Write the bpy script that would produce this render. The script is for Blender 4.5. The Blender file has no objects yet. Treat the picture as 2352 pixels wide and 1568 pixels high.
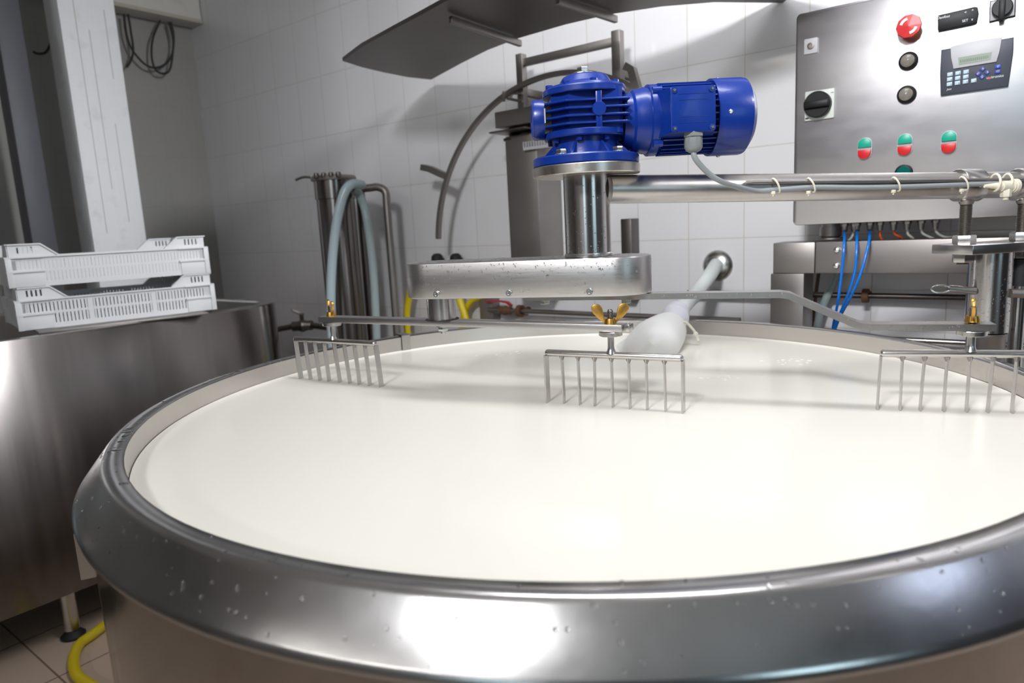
import bpy, bmesh, math, random
from mathutils import Vector, Matrix
random.seed(7)
SC = bpy.context.scene
COL = SC.collection
PI = math.pi

# ------------------------------------------------------------------ camera
F_PX, PITCH, ROLL, CAM_Z = 1568.0, 0.1669, -0.0515, 1.2366
V = Vector
CAM = V((0, 0, CAM_Z))
_fw = V((0, math.cos(PITCH), -math.sin(PITCH)))
_up = V((0, math.sin(PITCH), math.cos(PITCH)))
_rt = V((1, 0, 0))
_r = math.cos(ROLL) * _rt + math.sin(ROLL) * _up
_u = -math.sin(ROLL) * _rt + math.cos(ROLL) * _up
cam_data = bpy.data.cameras.new('camera')
cam_data.sensor_width = 36
cam_data.lens = F_PX / 2352 * 36
cam_data.clip_start = 0.02
cam_data.dof.use_dof = True
cam_data.dof.focus_distance = 1.2
cam_data.dof.aperture_fstop = 4.2
cam = bpy.data.objects.new('camera', cam_data)
COL.objects.link(cam)
M = Matrix((_r, _u, -_fw)).transposed().to_4x4()
M.translation = CAM
cam.matrix_world = M
SC.camera = cam

# ------------------------------------------------------------------ colour management, world, room lamps
SC.view_settings.view_transform = 'Standard'
SC.view_settings.look = 'None'
SC.view_settings.gamma = 1
SC.view_settings.use_curve_mapping = False
SC.view_settings.exposure = 0.05
world = bpy.data.worlds.new('world')
SC.world = world
world.use_nodes = True
world.node_tree.nodes['Background'].inputs[0].default_value = (0.8, 0.85, 1.0, 1)
world.node_tree.nodes['Background'].inputs[1].default_value = 0.15

A38 = math.radians(38)
WN = V((math.sin(A38), math.cos(A38), 0))        # into the back wall
WD = V((math.cos(A38), -math.sin(A38), 0))       # along the back wall, to the right
WP = V((0.68, 2.26, 0))
MW = Matrix((WD, WN, V((0, 0, 1)))).transposed().to_4x4()
MW.translation = WP
CEIL = 2.95

def area_lamp(name, loc, size, size_y, power, color, rot=0.0, tilt=None):
    l = bpy.data.lights.new(name, 'AREA')
    l.shape = 'RECTANGLE'
    l.size, l.size_y = size, size_y
    l.energy = power
    l.color = color
    o = bpy.data.objects.new(name, l)
    o.location = loc
    o.rotation_euler = (0, 0, rot)
    COL.objects.link(o)
    return o
LAMPS = [  # x, y, length, width, watts, colour, turn, tilt, where
    (-0.85, -0.88, 0.42, 0.40, 27, (0.96, 0.97, 1.0), math.radians(-38), math.radians(70), 1.5, 'behind the viewer, facing the back wall'),
    (-2.62, -2.25, 3.60, 0.10, 6.0, (1.0, 0.97, 0.93), math.radians(-38), math.radians(58), 1.6, 'far behind the viewer to the left'),
    (0.30, 1.15, 1.25, 0.25, 15, (0.95, 0.97, 1.0), math.radians(-30), 0.0, 2.8, 'over the milk vat'),
    (1.95, 0.10, 0.30, 0.60, 10.5, (0.95, 0.97, 1.0), math.radians(50.5), math.radians(75), 0.88, 'added to the right of the vat, to brighten the left side'),  # added unseen lamp, brightens the column, crates and wall at the left
    (3.30, -0.30, 1.25, 0.20, 12, (0.62, 0.74, 1.0), math.radians(20), 0.0, 2.8, 'behind the viewer to the right'),
]
for i, (x, y, a, b, w, c, t, tl, spr, nm) in enumerate(LAMPS):
    o = area_lamp('tube_light', (x, y, CEIL - 0.085), a, b, w, c, t)
    o.data.spread = spr
    o.matrix_world = Matrix.Translation((x, y, CEIL - 0.10)) @ Matrix.Rotation(t, 4, 'Z') @ Matrix.Rotation(tl, 4, 'X') @ Matrix.Translation((0, 0, -0.02))

# ------------------------------------------------------------------ points of the place
def ray(x, y):
    return (x - 1176) / F_PX * _r - (y - 784) / F_PX * _u + _fw
def at_z(x, y, z):
    d = ray(x, y)
    return CAM + d * ((z - CAM_Z) / d.z)
def at_y(x, y, Y):
    d = ray(x, y)
    return CAM + d * (Y / d.y)
def on_wall(x, y, o):
    d = ray(x, y)
    p = CAM + d * ((WP - WN * o - CAM).dot(WN) / d.dot(WN))
    return (p - WP).dot(WD), p.z
def wpt(s, o, z):
    return WP + WD * s - WN * o + V((0, 0, z))
def wpx(x, y, o):
    s, z = on_wall(x, y, o)
    return wpt(s, o, z)

# ------------------------------------------------------------------ materials
MATS = {}
def mat(name, col, rough=0.5, metal=0.0, spec=0.5, noise=0.0, nscale=20, bump=0.0, bscale=80, stretch=None,
        rvar=0.0, trans=0.0, ior=1.45, coat=0.0, emit=None, aniso=0.0, sss=0.0, stain=None, stain_scale=6, stain_amt=0.35):
    m = bpy.data.materials.new(name)
    m.use_nodes = True
    nt = m.node_tree
    b = nt.nodes['Principled BSDF']
    b.inputs['Base Color'].default_value = (*col, 1)
    b.inputs['Roughness'].default_value = rough
    b.inputs['Metallic'].default_value = metal
    b.inputs['Specular IOR Level'].default_value = spec
    b.inputs['IOR'].default_value = ior
    b.inputs['Transmission Weight'].default_value = trans
    b.inputs['Coat Weight'].default_value = coat
    b.inputs['Anisotropic'].default_value = aniso
    if sss:
        b.inputs['Subsurface Weight'].default_value = sss
        b.inputs['Subsurface Radius'].default_value = (0.02, 0.015, 0.01)
        b.inputs['Subsurface Scale'].default_value = 0.3
    if aniso:
        tg = m.node_tree.nodes.new('ShaderNodeTangent'); tg.direction_type = 'RADIAL'; tg.axis = 'Z'
        b.inputs['Anisotropic Rotation'].default_value = 0.25
        m.node_tree.links.new(tg.outputs[0], b.inputs['Tangent'])
    if emit:
        b.inputs['Emission Color'].default_value = (*emit[0], 1)
        b.inputs['Emission Strength'].default_value = emit[1]
    N, L = nt.nodes.new, nt.links.new
    tc = N('ShaderNodeTexCoord')
    mp = N('ShaderNodeMapping')
    L(tc.outputs['Object'], mp.inputs[0])
    if stretch:
        mp.inputs['Scale'].default_value = stretch
    def nz(scale, detail=4):
        n = N('ShaderNodeTexNoise')
        n.inputs['Scale'].default_value = scale
        n.inputs['Detail'].default_value = detail
        L(mp.outputs[0], n.inputs['Vector'])
        return n
    last = None
    if noise:
        n = nz(nscale)
        mx = N('ShaderNodeMix'); mx.data_type = 'RGBA'
        mx.inputs[6].default_value = (*[c * (1 - noise) for c in col], 1)
        mx.inputs[7].default_value = (*[min(1, c * (1 + noise)) for c in col], 1)
        L(n.outputs['Fac'], mx.inputs[0])
        L(mx.outputs[2], b.inputs['Base Color'])
        last = mx.outputs[2]
    if stain:
        n = N('ShaderNodeTexNoise'); n.inputs['Scale'].default_value = stain_scale; n.inputs['Detail'].default_value = 6
        L(tc.outputs['Object'], n.inputs['Vector'])
        rp = N('ShaderNodeValToRGB')
        rp.color_ramp.elements[0].position = 0.56; rp.color_ramp.elements[0].color = (0, 0, 0, 1)
        rp.color_ramp.elements[1].position = 0.75; rp.color_ramp.elements[1].color = (stain_amt,) * 3 + (1,)
        L(n.outputs['Fac'], rp.inputs[0])
        mx = N('ShaderNodeMix'); mx.data_type = 'RGBA'
        if last: L(last, mx.inputs[6])
        else: mx.inputs[6].default_value = (*col, 1)
        mx.inputs[7].default_value = (*stain, 1)
        L(rp.outputs[0], mx.inputs[0])
        L(mx.outputs[2], b.inputs['Base Color'])
    if rvar:
        n = nz(nscale * 0.7, 5)
        mr = N('ShaderNodeMapRange')
        mr.inputs['To Min'].default_value = max(0.02, rough - rvar)
        mr.inputs['To Max'].default_value = rough + rvar
        L(n.outputs['Fac'], mr.inputs['Value'])
        L(mr.outputs[0], b.inputs['Roughness'])
    if bump:
        n = nz(bscale)
        bp = N('ShaderNodeBump')
        bp.inputs['Strength'].default_value = bump
        bp.inputs['Distance'].default_value = 0.002
        L(n.outputs['Fac'], bp.inputs['Height'])
        L(bp.outputs[0], b.inputs['Normal'])
    MATS[name] = m
    return m

def tile_mat(name, tile, grout, w, h, off=(0, 0), axes='xz', mortar=0.0016, rough=0.1, wave=0.12, var=0.02):
    m = bpy.data.materials.new(name)
    m.use_nodes = True
    nt = m.node_tree; N, L = nt.nodes.new, nt.links.new
    b = nt.nodes['Principled BSDF']
    tc = N('ShaderNodeTexCoord'); sp = N('ShaderNodeSeparateXYZ'); cb = N('ShaderNodeCombineXYZ')
    L(tc.outputs['Object'], sp.inputs[0])
    L(sp.outputs['X'], cb.inputs['X'])
    L(sp.outputs['Z' if axes == 'xz' else 'Y'], cb.inputs['Y'])
    mp = N('ShaderNodeMapping'); mp.inputs['Location'].default_value = (off[0], off[1], 0)
    L(cb.outputs[0], mp.inputs[0])
    br = N('ShaderNodeTexBrick')
    br.offset = 0; br.squash = 1
    br.inputs['Scale'].default_value = 1
    br.inputs['Brick Width'].default_value = w
    br.inputs['Row Height'].default_value = h
    br.inputs['Mortar Size'].default_value = mortar
    br.inputs['Mortar Smooth'].default_value = 0.15
    br.inputs['Bias'].default_value = 0
    br.inputs['Color1'].default_value = (*tile, 1)
    br.inputs['Color2'].default_value = (*[c * (1 - var) for c in tile], 1)
    br.inputs['Mortar'].default_value = (*grout, 1)
    L(mp.outputs[0], br.inputs['Vector'])
    L(br.outputs['Color'], b.inputs['Base Color'])
    mr = N('ShaderNodeMapRange'); mr.inputs['To Min'].default_value = rough; mr.inputs['To Max'].default_value = 0.7
    L(br.outputs['Fac'], mr.inputs['Value']); L(mr.outputs[0], b.inputs['Roughness'])
    nz = N('ShaderNodeTexNoise'); nz.inputs['Scale'].default_value = 7
    L(tc.outputs['Object'], nz.inputs['Vector'])
    b1 = N('ShaderNodeBump'); b1.inputs['Strength'].default_value = wave; b1.inputs['Distance'].default_value = 0.01
    L(nz.outputs['Fac'], b1.inputs['Height'])
    b2 = N('ShaderNodeBump'); b2.invert = True; b2.inputs['Strength'].default_value = 0.5; b2.inputs['Distance'].default_value = 0.002
    L(br.outputs['Fac'], b2.inputs['Height']); L(b1.outputs[0], b2.inputs['Normal'])
    L(b2.outputs[0], b.inputs['Normal'])
    MATS[name] = m
    return m

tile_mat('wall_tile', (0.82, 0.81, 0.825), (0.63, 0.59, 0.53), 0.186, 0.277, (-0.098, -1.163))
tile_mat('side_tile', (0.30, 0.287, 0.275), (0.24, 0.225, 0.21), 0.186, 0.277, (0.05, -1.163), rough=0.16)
tile_mat('floor_tile', (0.62, 0.485, 0.385), (0.22, 0.14, 0.10), 0.31, 0.31, (0.12, 0.06), axes='xy', mortar=0.003, rough=0.4, wave=0.05, var=0.06)
mat('dark_paint', (0.04, 0.04, 0.048), 0.6)
mat('grey_paint', (0.55, 0.54, 0.54), 0.6)
mat('ceiling_paint', (0.80, 0.79, 0.78), 0.7)
mat('steel', (0.58, 0.56, 0.545), 0.26, 1, noise=0.06, nscale=9, rvar=0.05, bump=0.05, bscale=160)
mat('steel_pipe', (0.56, 0.535, 0.52), 0.36, 1, noise=0.08, nscale=30, rvar=0.08, stain=(0.40, 0.33, 0.28), stain_scale=30, stain_amt=0.3)
mat('steel_rim', (0.55, 0.54, 0.535), 0.24, 1, noise=0.10, nscale=14, rvar=0.09, bump=0.05, bscale=60)
mat('steel_basin', (0.66, 0.63, 0.60), 0.36, 1, noise=0.05, nscale=10, rvar=0.05)
mat('steel_jacket', (0.40, 0.37, 0.345), 0.17, 1, noise=0.08, nscale=7, rvar=0.05, stain=(0.28, 0.22, 0.18), stain_scale=28, stain_amt=0.25)
mat('steel_brushed_x', (0.54, 0.52, 0.515), 0.36, 1, noise=0.05, nscale=30, stretch=(1, 1, 18), rvar=0.06, bump=0.04, bscale=120)
mat('steel_brushed_z', (0.55, 0.53, 0.52), 0.22, 1, aniso=0.6, noise=0.10, nscale=22, stretch=(12, 12, 0.35), rvar=0.07)
mat('steel_tank', (0.25, 0.23, 0.22), 0.22, 1, aniso=0.8, noise=0.12, nscale=9, stretch=(5, 5, 0.25), rvar=0.06)
mat('steel_box', (0.58, 0.565, 0.58), 0.32, 1, noise=0.05, nscale=14, rvar=0.05, bump=0.03, bscale=220, stretch=(1, 1, 3), stain=(0.44, 0.40, 0.38), stain_scale=9, stain_amt=0.3)
mat('steel_dull', (0.34, 0.315, 0.30), 0.47, 1, noise=0.08, nscale=12, rvar=0.06)
mat('steel_dark', (0.17, 0.152, 0.142), 0.40, 1, noise=0.10, nscale=8)
mat('steel_rusty', (0.62, 0.58, 0.53), 0.32, 1, noise=0.05, nscale=25, stain=(0.33, 0.19, 0.09), stain_scale=40, stain_amt=0.7)
mat('thread', (0.27, 0.25, 0.23), 0.38, 1, noise=0.2, nscale=40)
mat('zinc', (0.68, 0.69, 0.67), 0.27, 1, noise=0.12, nscale=60)
mat('brass', (0.60, 0.34, 0.085), 0.34, 1, noise=0.2, nscale=90)
mat('blue_paint', (0.003, 0.026, 0.215), 0.30, 0, spec=0.5, noise=0.08, nscale=40, bump=0.06, bscale=160, coat=0.1)
mat('blue_tag', (0.02, 0.05, 0.22), 0.35)
mat('dark_gap', (0.01, 0.012, 0.02), 0.6)
mat('milk', (0.87, 0.835, 0.75), 0.18, 0, spec=0.32, bump=0.05, bscale=9)
mat('foam', (0.90, 0.88, 0.84), 0.5)
mat('white_plastic', (0.78, 0.78, 0.79), 0.42, sss=0.0)
mat('ivory_plastic', (0.74, 0.69, 0.56), 0.42)
mat('grey_cable', (0.27, 0.29, 0.30), 0.42)
mat('grey_plastic', (0.21, 0.225, 0.225), 0.45)
mat('cable_white', (0.48, 0.47, 0.43), 0.5)
mat('black_plastic', (0.010, 0.010, 0.011), 0.45, spec=0.3)
mat('black_rubber', (0.02, 0.02, 0.022), 0.6)
mat('blue_tube', (0.0, 0.17, 0.66), 0.3)
mat('orange_cable', (0.55, 0.09, 0.02), 0.5)
mat('red_button', (0.55, 0.012, 0.015), 0.35)
mat('green_button', (0.0, 0.33, 0.22), 0.35)
mat('green_lens', (0.0, 0.10, 0.085), 0.15)
mat('yellow_collar', (0.62, 0.36, 0.03), 0.4)
mat('lamp_lens', (0.20, 0.18, 0.155), 0.22, noise=0.3, nscale=120)
mat('switch_plate', (0.62, 0.65, 0.60), 0.4)
mat('light_grey', (0.45, 0.45, 0.46), 0.45)
mat('slate_plastic', (0.042, 0.047, 0.066), 0.42)
mat('silver_plastic', (0.44, 0.44, 0.46), 0.45)
mat('lcd', (0.20, 0.25, 0.19), 0.25)
mat('lcd_ink', (0.10, 0.13, 0.10), 0.4)
mat('key_blue_grey', (0.42, 0.53, 0.60), 0.45)
mat('key_blue', (0.01, 0.06, 0.36), 0.4)
mat('ink_orange', (0.65, 0.30, 0.04), 0.5)
mat('ink_white', (0.70, 0.72, 0.74), 0.5)
mat('ink_grey', (0.30, 0.31, 0.32), 0.5)
mat('ink_red', (0.5, 0.05, 0.06), 0.5)
mat('ink_black', (0.015, 0.015, 0.015), 0.5)
mat('yellow_hose', (0.78, 0.60, 0.02), 0.35)
mat('red_handle', (0.52, 0.02, 0.04), 0.4)
mat('rust', (0.16, 0.075, 0.04), 0.7, noise=0.4, nscale=40)
mat('clear_hose', (0.42, 0.52, 0.56), 0.22, spec=0.6)
mat('clear_hose_dull', (0.34, 0.41, 0.41), 0.3)
mat('milk_hose', (0.80, 0.84, 0.82), 0.3)
mat('wet_cloth', (0.90, 0.89, 0.87), 0.45, bump=0.25, bscale=25)
mat('dry_cloth', (0.76, 0.76, 0.84), 0.85, bump=0.3, bscale=60)
mat('string', (0.78, 0.74, 0.66), 0.8)
mat('post_paint', (0.84, 0.84, 0.86), 0.6, noise=0.03, nscale=6, stretch=(14, 14, 0.6), stain=(0.42, 0.40, 0.38), stain_scale=14, stain_amt=0.2)
mat('post_side', (0.46, 0.43, 0.40), 0.7, noise=0.2, nscale=10)
mat('dark_post', (0.09, 0.09, 0.105), 0.5, noise=0.1, nscale=5)
mat('rusty_edge', (0.46, 0.42, 0.36), 0.7, stain=(0.28, 0.15, 0.07), stain_scale=5, stain_amt=0.8)
mat('cream_paint', (0.62, 0.60, 0.55), 0.6, stain=(0.36, 0.22, 0.11), stain_scale=7, stain_amt=0.5)
mat('water', (1, 1, 1), 0.03, 0, trans=1.0, ior=1.33)
mat('diffuser', (0.9, 0.9, 0.9), 0.5, emit=((1, 0.98, 0.96), 1.5))
mat('lamp_body', (0.7, 0.7, 0.7), 0.5)

# ------------------------------------------------------------------ mesh builder
class MB:
    def __init__(self):
        self.v = []; self.f = []
    def add(self, verts, faces, m=None):
        o = len(self.v)
        for p in verts:
            p = V(p)
            self.v.append(m @ p if m is not None else p)
        for f in faces:
            self.f.append([i + o for i in f])
        return self
    def box(self, c, s, m=None, bevel=0.0, seg=2):
        bm = bmesh.new()
        bmesh.ops.create_cube(bm, size=1)
        for v in bm.verts:
            v.co = V((v.co.x * s[0] + c[0], v.co.y * s[1] + c[1], v.co.z * s[2] + c[2]))
        if bevel:
            bmesh.ops.bevel(bm, geom=bm.edges[:], offset=bevel, segments=seg, profile=0.5, affect='EDGES')
        return self.take(bm, m)
    def take(self, bm, m=None):
        bm.verts.index_update()
        self.add([v.co.copy() for v in bm.verts], [[v.index for v in f.verts] for f in bm.faces], m)
        bm.free()
        return self
    def lathe(self, prof, m=None, seg=32, a0=0.0, a1=2 * PI, phase=0.0):
        full = abs(a1 - a0 - 2 * PI) < 1e-6
        n = seg if full else seg + 1
        vs = []
        for i in range(n):
            a = a0 + (a1 - a0) * i / seg + phase
            for r, z in prof:
                vs.append((r * math.cos(a), r * math.sin(a), z))
        k = len(prof); fs = []
        for i in range(seg):
            j = (i + 1) % n
            for q in range(k - 1):
                if prof[q][0] < 1e-7 and prof[q + 1][0] < 1e-7: continue
                if prof[q][0] < 1e-7: fs.append([i * k + q, j * k + q + 1, i * k + q + 1])
                elif prof[q + 1][0] < 1e-7: fs.append([i * k + q, j * k + q, i * k + q + 1])
                else: fs.append([i * k + q, j * k + q, j * k + q + 1, i * k + q + 1])
        return self.add(vs, fs, m)
    def cyl(self, p0, p1, r, seg=24, r2=None, bev=0.0):
        p0, p1 = V(p0), V(p1)
        h = (p1 - p0).length
        r2 = r if r2 is None else r2
        if bev:
            pr = [(0, 0), (r - bev, 0), (r, bev), (r2, h - bev), (r2 - bev, h), (0, h)]
        else:
            pr = [(0, 0), (r, 0), (r2, h), (0, h)]
        return self.lathe(pr, axis(p0, p1 - p0), seg)
    def hexa(self, p0, p1, r, phase=0.0):
        p0, p1 = V(p0), V(p1)
        h = (p1 - p0).length
        return self.lathe([(0, 0), (r * .93, 0), (r, h * .12), (r, h * .88), (r * .93, h), (0, h)], axis(p0, p1 - p0), 6, phase=phase)
    def prism(self, poly, z0, z1, m=None, bevel=0.0):
        bm = bmesh.new()
        lo = [bm.verts.new((x, y, z0)) for x, y in poly]
        hi = [bm.verts.new((x, y, z1)) for x, y in poly]
        n = len(poly)
        bm.faces.new(list(reversed(lo))); bm.faces.new(hi)
        for i in range(n):
            j = (i + 1) % n
            bm.faces.new([lo[i], lo[j], hi[j], hi[i]])
        bmesh.ops.recalc_face_normals(bm, faces=bm.faces[:])
        if bevel:
            ed = [e for e in bm.edges if abs(e.verts[0].co.z - e.verts[1].co.z) < 1e-7]
            bmesh.ops.bevel(bm, geom=ed, offset=bevel, segments=2, profile=0.5, affect='EDGES')
        return self.take(bm, m)
    def sweep(self, pts, sec, up=V((0, 0, 1)), closed=True, caps=True):
        """carry a 2D section (side, up) along points"""
        pts = [V(p) for p in pts]; n = len(pts); k = len(sec); vs = []; fs = []
        for i, p in enumerate(pts):
            t = (pts[min(i + 1, n - 1)] - pts[max(i - 1, 0)]).normalized()
            s = t.cross(up)
            s = s.normalized() if s.length > 1e-6 else V((1, 0, 0))
            u = s.cross(t).normalized()
            for a, b in sec:
                vs.append(p + s * a + u * b)
        for i in range(n - 1):
            for q in range(k if closed else k - 1):
                r = (q + 1) % k
                fs.append([i * k + q, i * k + r, (i + 1) * k + r, (i + 1) * k + q])
        if caps:
            fs.append([q for q in range(k)][::-1]); fs.append([(n - 1) * k + q for q in range(k)])
        return self.add(vs, fs)
    def tube(self, pts, r, seg=12, smooth=True, closed=False, rr=None):
        pts = [V(p) for p in pts]
        if smooth and len(pts) > 2: pts = spline(pts, 8, closed)
        n = len(pts); vs = []; fs = []
        t = (pts[1] - pts[0]).normalized()
        u = t.orthogonal().normalized()
        for i, p in enumerate(pts):
            if closed: t2 = (pts[(i + 1) % n] - pts[i - 1]).normalized()
            else: t2 = (pts[min(i + 1, n - 1)] - pts[max(i - 1, 0)]).normalized()
            u = (u - t2 * u.dot(t2)).normalized()
            w = t2.cross(u)
            q = r if rr is None else rr(i / (n - 1))
            for j in range(seg):
                a = 2 * PI * j / seg
                vs.append(p + u * math.cos(a) * q + w * math.sin(a) * q)
        m = n if closed else n - 1
        for i in range(m):
            k = (i + 1) % n
            for j in range(seg):
                l = (j + 1) % seg
                fs.append([i * seg + j, i * seg + l, k * seg + l, k * seg + j])
        if not closed:
            fs.append([j for j in range(seg)][::-1]); fs.append([(n - 1) * seg + j for j in range(seg)])
        return self.add(vs, fs)
    def drop(self, p, nrm, r, h=0.45, stretch=1.0):
        m = axis(p, nrm)
        pr = [(r, -0.1 * r), (r * .9, h * r * .5), (r * .55, h * r * .9), (0, h * r)]
        s = Matrix.Diagonal((stretch, 1, 1, 1))
        return self.lathe(pr, m @ Matrix.Rotation(random.random() * 6, 4, 'Z') @ s, 8)
    def build(self, name, m, parent=None, sharp=35, kind=None, label=None, smooth=True):
        off = V((0, 0, 0)); r = parent
        while r is not None and r.parent is not None: r = r.parent
        if r is not None: off = r.location
        me = bpy.data.meshes.new(name)
        me.from_pydata([v - off for v in self.v], [], self.f)
        bm = bmesh.new(); bm.from_mesh(me)
        bmesh.ops.recalc_face_normals(bm, faces=bm.faces[:])
        bm.to_mesh(me); bm.free()
        if smooth:
            me.shade_smooth()
            me.set_sharp_from_angle(angle=math.radians(sharp))
        me.materials.append(MATS[m])
        o = bpy.data.objects.new(name, me)
        COL.objects.link(o)
        if parent is not None: o.parent = parent
        if kind: o['kind'] = kind
        if label: o['label'] = label
        return o

def axis(p, d):
    d = V(d).normalized()
    q = V((0, 0, 1)).rotation_difference(d)
    return Matrix.Translation(V(p)) @ q.to_matrix().to_4x4()
def frame(o, x, z=(0, 0, 1)):
    x = V(x).normalized(); z = V(z); y = z.cross(x).normalized(); z = x.cross(y)
    m = Matrix((x, y, z)).transposed().to_4x4(); m.translation = V(o)
    return m
def spline(p, k=8, closed=False):
    n = len(p); out = []
    for i in range(n if closed else n - 1):
        if closed: a, b, c, d = p[i - 1], p[i], p[(i + 1) % n], p[(i + 2) % n]
        else: a, b, c, d = p[max(i - 1, 0)], p[i], p[i + 1], p[min(i + 2, n - 1)]
        for j in range(k):
            t = j / k
            out.append(0.5 * ((2 * b) + (c - a) * t + (2 * a - 5 * b + 4 * c - d) * t * t + (3 * b - a - 3 * c + d) * t ** 3))
    if not closed: out.append(p[-1])
    return out
def stadium(L0, L1, r, n=14):
    """2D outline, long axis x from centre L0 to centre L1"""
    o = []
    for i in range(n + 1):
        a = -PI / 2 + PI * i / n; o.append((L1 + r * math.cos(a), r * math.sin(a)))
    for i in range(n + 1):
        a = PI / 2 + PI * i / n; o.append((L0 + r * math.cos(a), r * math.sin(a)))
    return o
def rrect(x0, y0, x1, y1, r, n=5):
    o = []
    for cx, cy, a0 in ((x1 - r, y0 + r, -PI / 2), (x1 - r, y1 - r, 0), (x0 + r, y1 - r, PI / 2), (x0 + r, y0 + r, PI)):
        for i in range(n + 1):
            a = a0 + PI / 2 * i / n; o.append((cx + r * math.cos(a), cy + r * math.sin(a)))
    return o
def tag(o, label, cat, group=None, kind=None):
    o['label'] = label; o['category'] = cat
    if group: o['group'] = group
    if kind: o['kind'] = kind
    return o
def thing(name, loc, label, cat, group=None):
    o = bpy.data.objects.new(name, None)
    o.empty_display_size = 0.05
    o.location = V(loc); COL.objects.link(o)
    return tag(o, label, cat, group)
def text_mb(mb, body, size, m, extrude=0.0006, align='CENTER', shear=0.0):
    cu = bpy.data.curves.new('lettering', 'FONT')
    cu.body = body; cu.size = size; cu.extrude = extrude; cu.align_x = align; cu.align_y = 'CENTER'; cu.shear = shear
    o = bpy.data.objects.new('lettering', cu); COL.objects.link(o)
    dg = bpy.context.evaluated_depsgraph_get(); dg.update()
    me = bpy.data.meshes.new_from_object(o.evaluated_get(dg))
    mb.add([v.co.copy() for v in me.vertices], [list(p.vertices) for p in me.polygons], m)
    bpy.data.objects.remove(o); bpy.data.curves.remove(cu); bpy.data.meshes.remove(me)

# ------------------------------------------------------------------ the room
S0, S1, O1 = -3.057, 3.6, 6.6      # room along the back wall, and away from it
def struct(name, mb, m, mw=None):
    o = mb.build(name, m)
    if mw is not None: o.matrix_world = mw
    o['kind'] = 'structure'
    return o
T = 0.12
struct('wall_back', MB().box(((S0 + S1) / 2, T / 2, CEIL / 2), (S1 - S0 + 2 * T, T, CEIL)), 'wall_tile', MW)
ML = MW @ Matrix.Translation((S0, 0, 0)) @ Matrix.Rotation(PI / 2, 4, 'Z')   # left wall: x towards the back wall
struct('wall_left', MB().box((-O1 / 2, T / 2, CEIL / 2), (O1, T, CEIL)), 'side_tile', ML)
struct('wall_right', MB().box((S1 + T / 2, -O1 / 2, CEIL / 2), (T, O1, CEIL)), 'dark_paint', MW)
struct('wall_front', MB().box(((S0 + S1) / 2, -O1 - T / 2, CEIL / 2), (S1 - S0 + 2 * T, T, CEIL)), 'grey_paint', MW)
struct('floor', MB().box(((S0 + S1) / 2, -O1 / 2, -0.05), (S1 - S0 + 2 * T, O1 + 2 * T, 0.1)), 'floor_tile', MW)
struct('ceiling', MB().box(((S0 + S1) / 2, -O1 / 2, CEIL + 0.05), (S1 - S0 + 2 * T, O1 + 2 * T, 0.1)), 'ceiling_paint', MW)
for i, (x, y, a, b, w, c, t, tl, spr, nm) in enumerate(LAMPS):
    l = thing('ceiling_light', (x, y, CEIL), 'long fluorescent ceiling light ' + nm, 'ceiling light', 'ceiling lights')
    m = Matrix.Translation((x, y, CEIL - 0.10)) @ Matrix.Rotation(t, 4, 'Z') @ Matrix.Rotation(tl, 4, 'X')
    MB().box((0, 0, 0.018), (a + 0.1, b + 0.08, 0.045), m, 0.006).box((0, 0, 0.06), (0.1, 0.06, 0.06), m).build('lamp_housing', 'lamp_body', l)
    MB().box((0, 0, -0.009), (a, b, 0.010), m, 0.003).build('diffuser', 'diffuser', l)

# two daylight windows behind and to the right of the viewer
mat('window_frame', (0.6, 0.6, 0.6), 0.5)
mat('window_pane', (0.7, 0.85, 0.9), 0.2, emit=((0.62, 0.88, 1.0), 2.2))
def window(name, m, w, h):
    fr = MB()
    for c, sz in (((0, 0, h / 2), (w + 0.1, 0.06, 0.06)), ((0, 0, -h / 2), (w + 0.1, 0.06, 0.06)), ((w / 2, 0, 0), (0.06, 0.06, h)), ((-w / 2, 0, 0), (0.06, 0.06, h)), ((0, 0, 0), (0.04, 0.05, h))):
        fr.box(c, sz, m)
    f = fr.build(name, 'window_frame'); f['kind'] = 'structure'
    g = MB().box((0, 0, 0), (w, 0.02, h), m).build('pane', 'window_pane', f)
window('window_1', MW @ Matrix.Translation((S1 - 0.035, -2.7, 1.75)) @ Matrix.Rotation(PI / 2, 4, 'Z'), 1.0, 1.2)
window('window_2', MW @ Matrix.Translation((2.1, -O1 + 0.035, 1.75)), 1.1, 1.2)

# ------------------------------------------------------------------ the big vat and its milk
VC = V((0.1168, 1.2629, 0))
RIM, RIN = 0.95, 0.75
MILK = 0.9085
vat = thing('milk_vat', VC, 'large round stainless steel vat with sloping rim, filled with milk', 'vat')
MV = Matrix.Translation(VC)
MB().lathe([(RIN, RIM - 0.004), (RIN + 0.003, RIM), (0.771, RIM), (0.776, RIM - 0.001), (0.780, RIM - 0.0045), (0.812, RIM - 0.0445), (0.816, RIM - 0.050), (0.815, RIM - 0.056), (0.800, RIM - 0.058)], MV, 160).build('rim', 'steel_rim', vat, 60)
MB().lathe([(RIN, RIM - 0.003), (RIN, 0.42), (RIN - 0.03, 0.34), (0.3, 0.31), (0, 0.30)], MV, 128).build('basin', 'steel_basin', vat, 60)
MB().lathe([(0.800, RIM - 0.050), (0.799, 0.16), (0.78, 0.13), (0, 0.12)], MV, 128).build('jacket', 'steel_jacket', vat, 50)
for a in (20, 92, 164, 236, 308):
    p = VC + V((0.70 * math.cos(math.radians(a)), 0.70 * math.sin(math.radians(a)), 0))
    lg = MB().cyl(p + V((0, 0, 0.03)), p + V((0, 0, 0.14)), 0.026, 20).build('leg', 'steel', vat)
    MB().lathe([(0, 0), (0.045, 0), (0.045, 0.012), (0.02, 0.034), (0, 0.034)], Matrix.Translation(p), 20).build('foot', 'black_rubber', lg)
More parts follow.
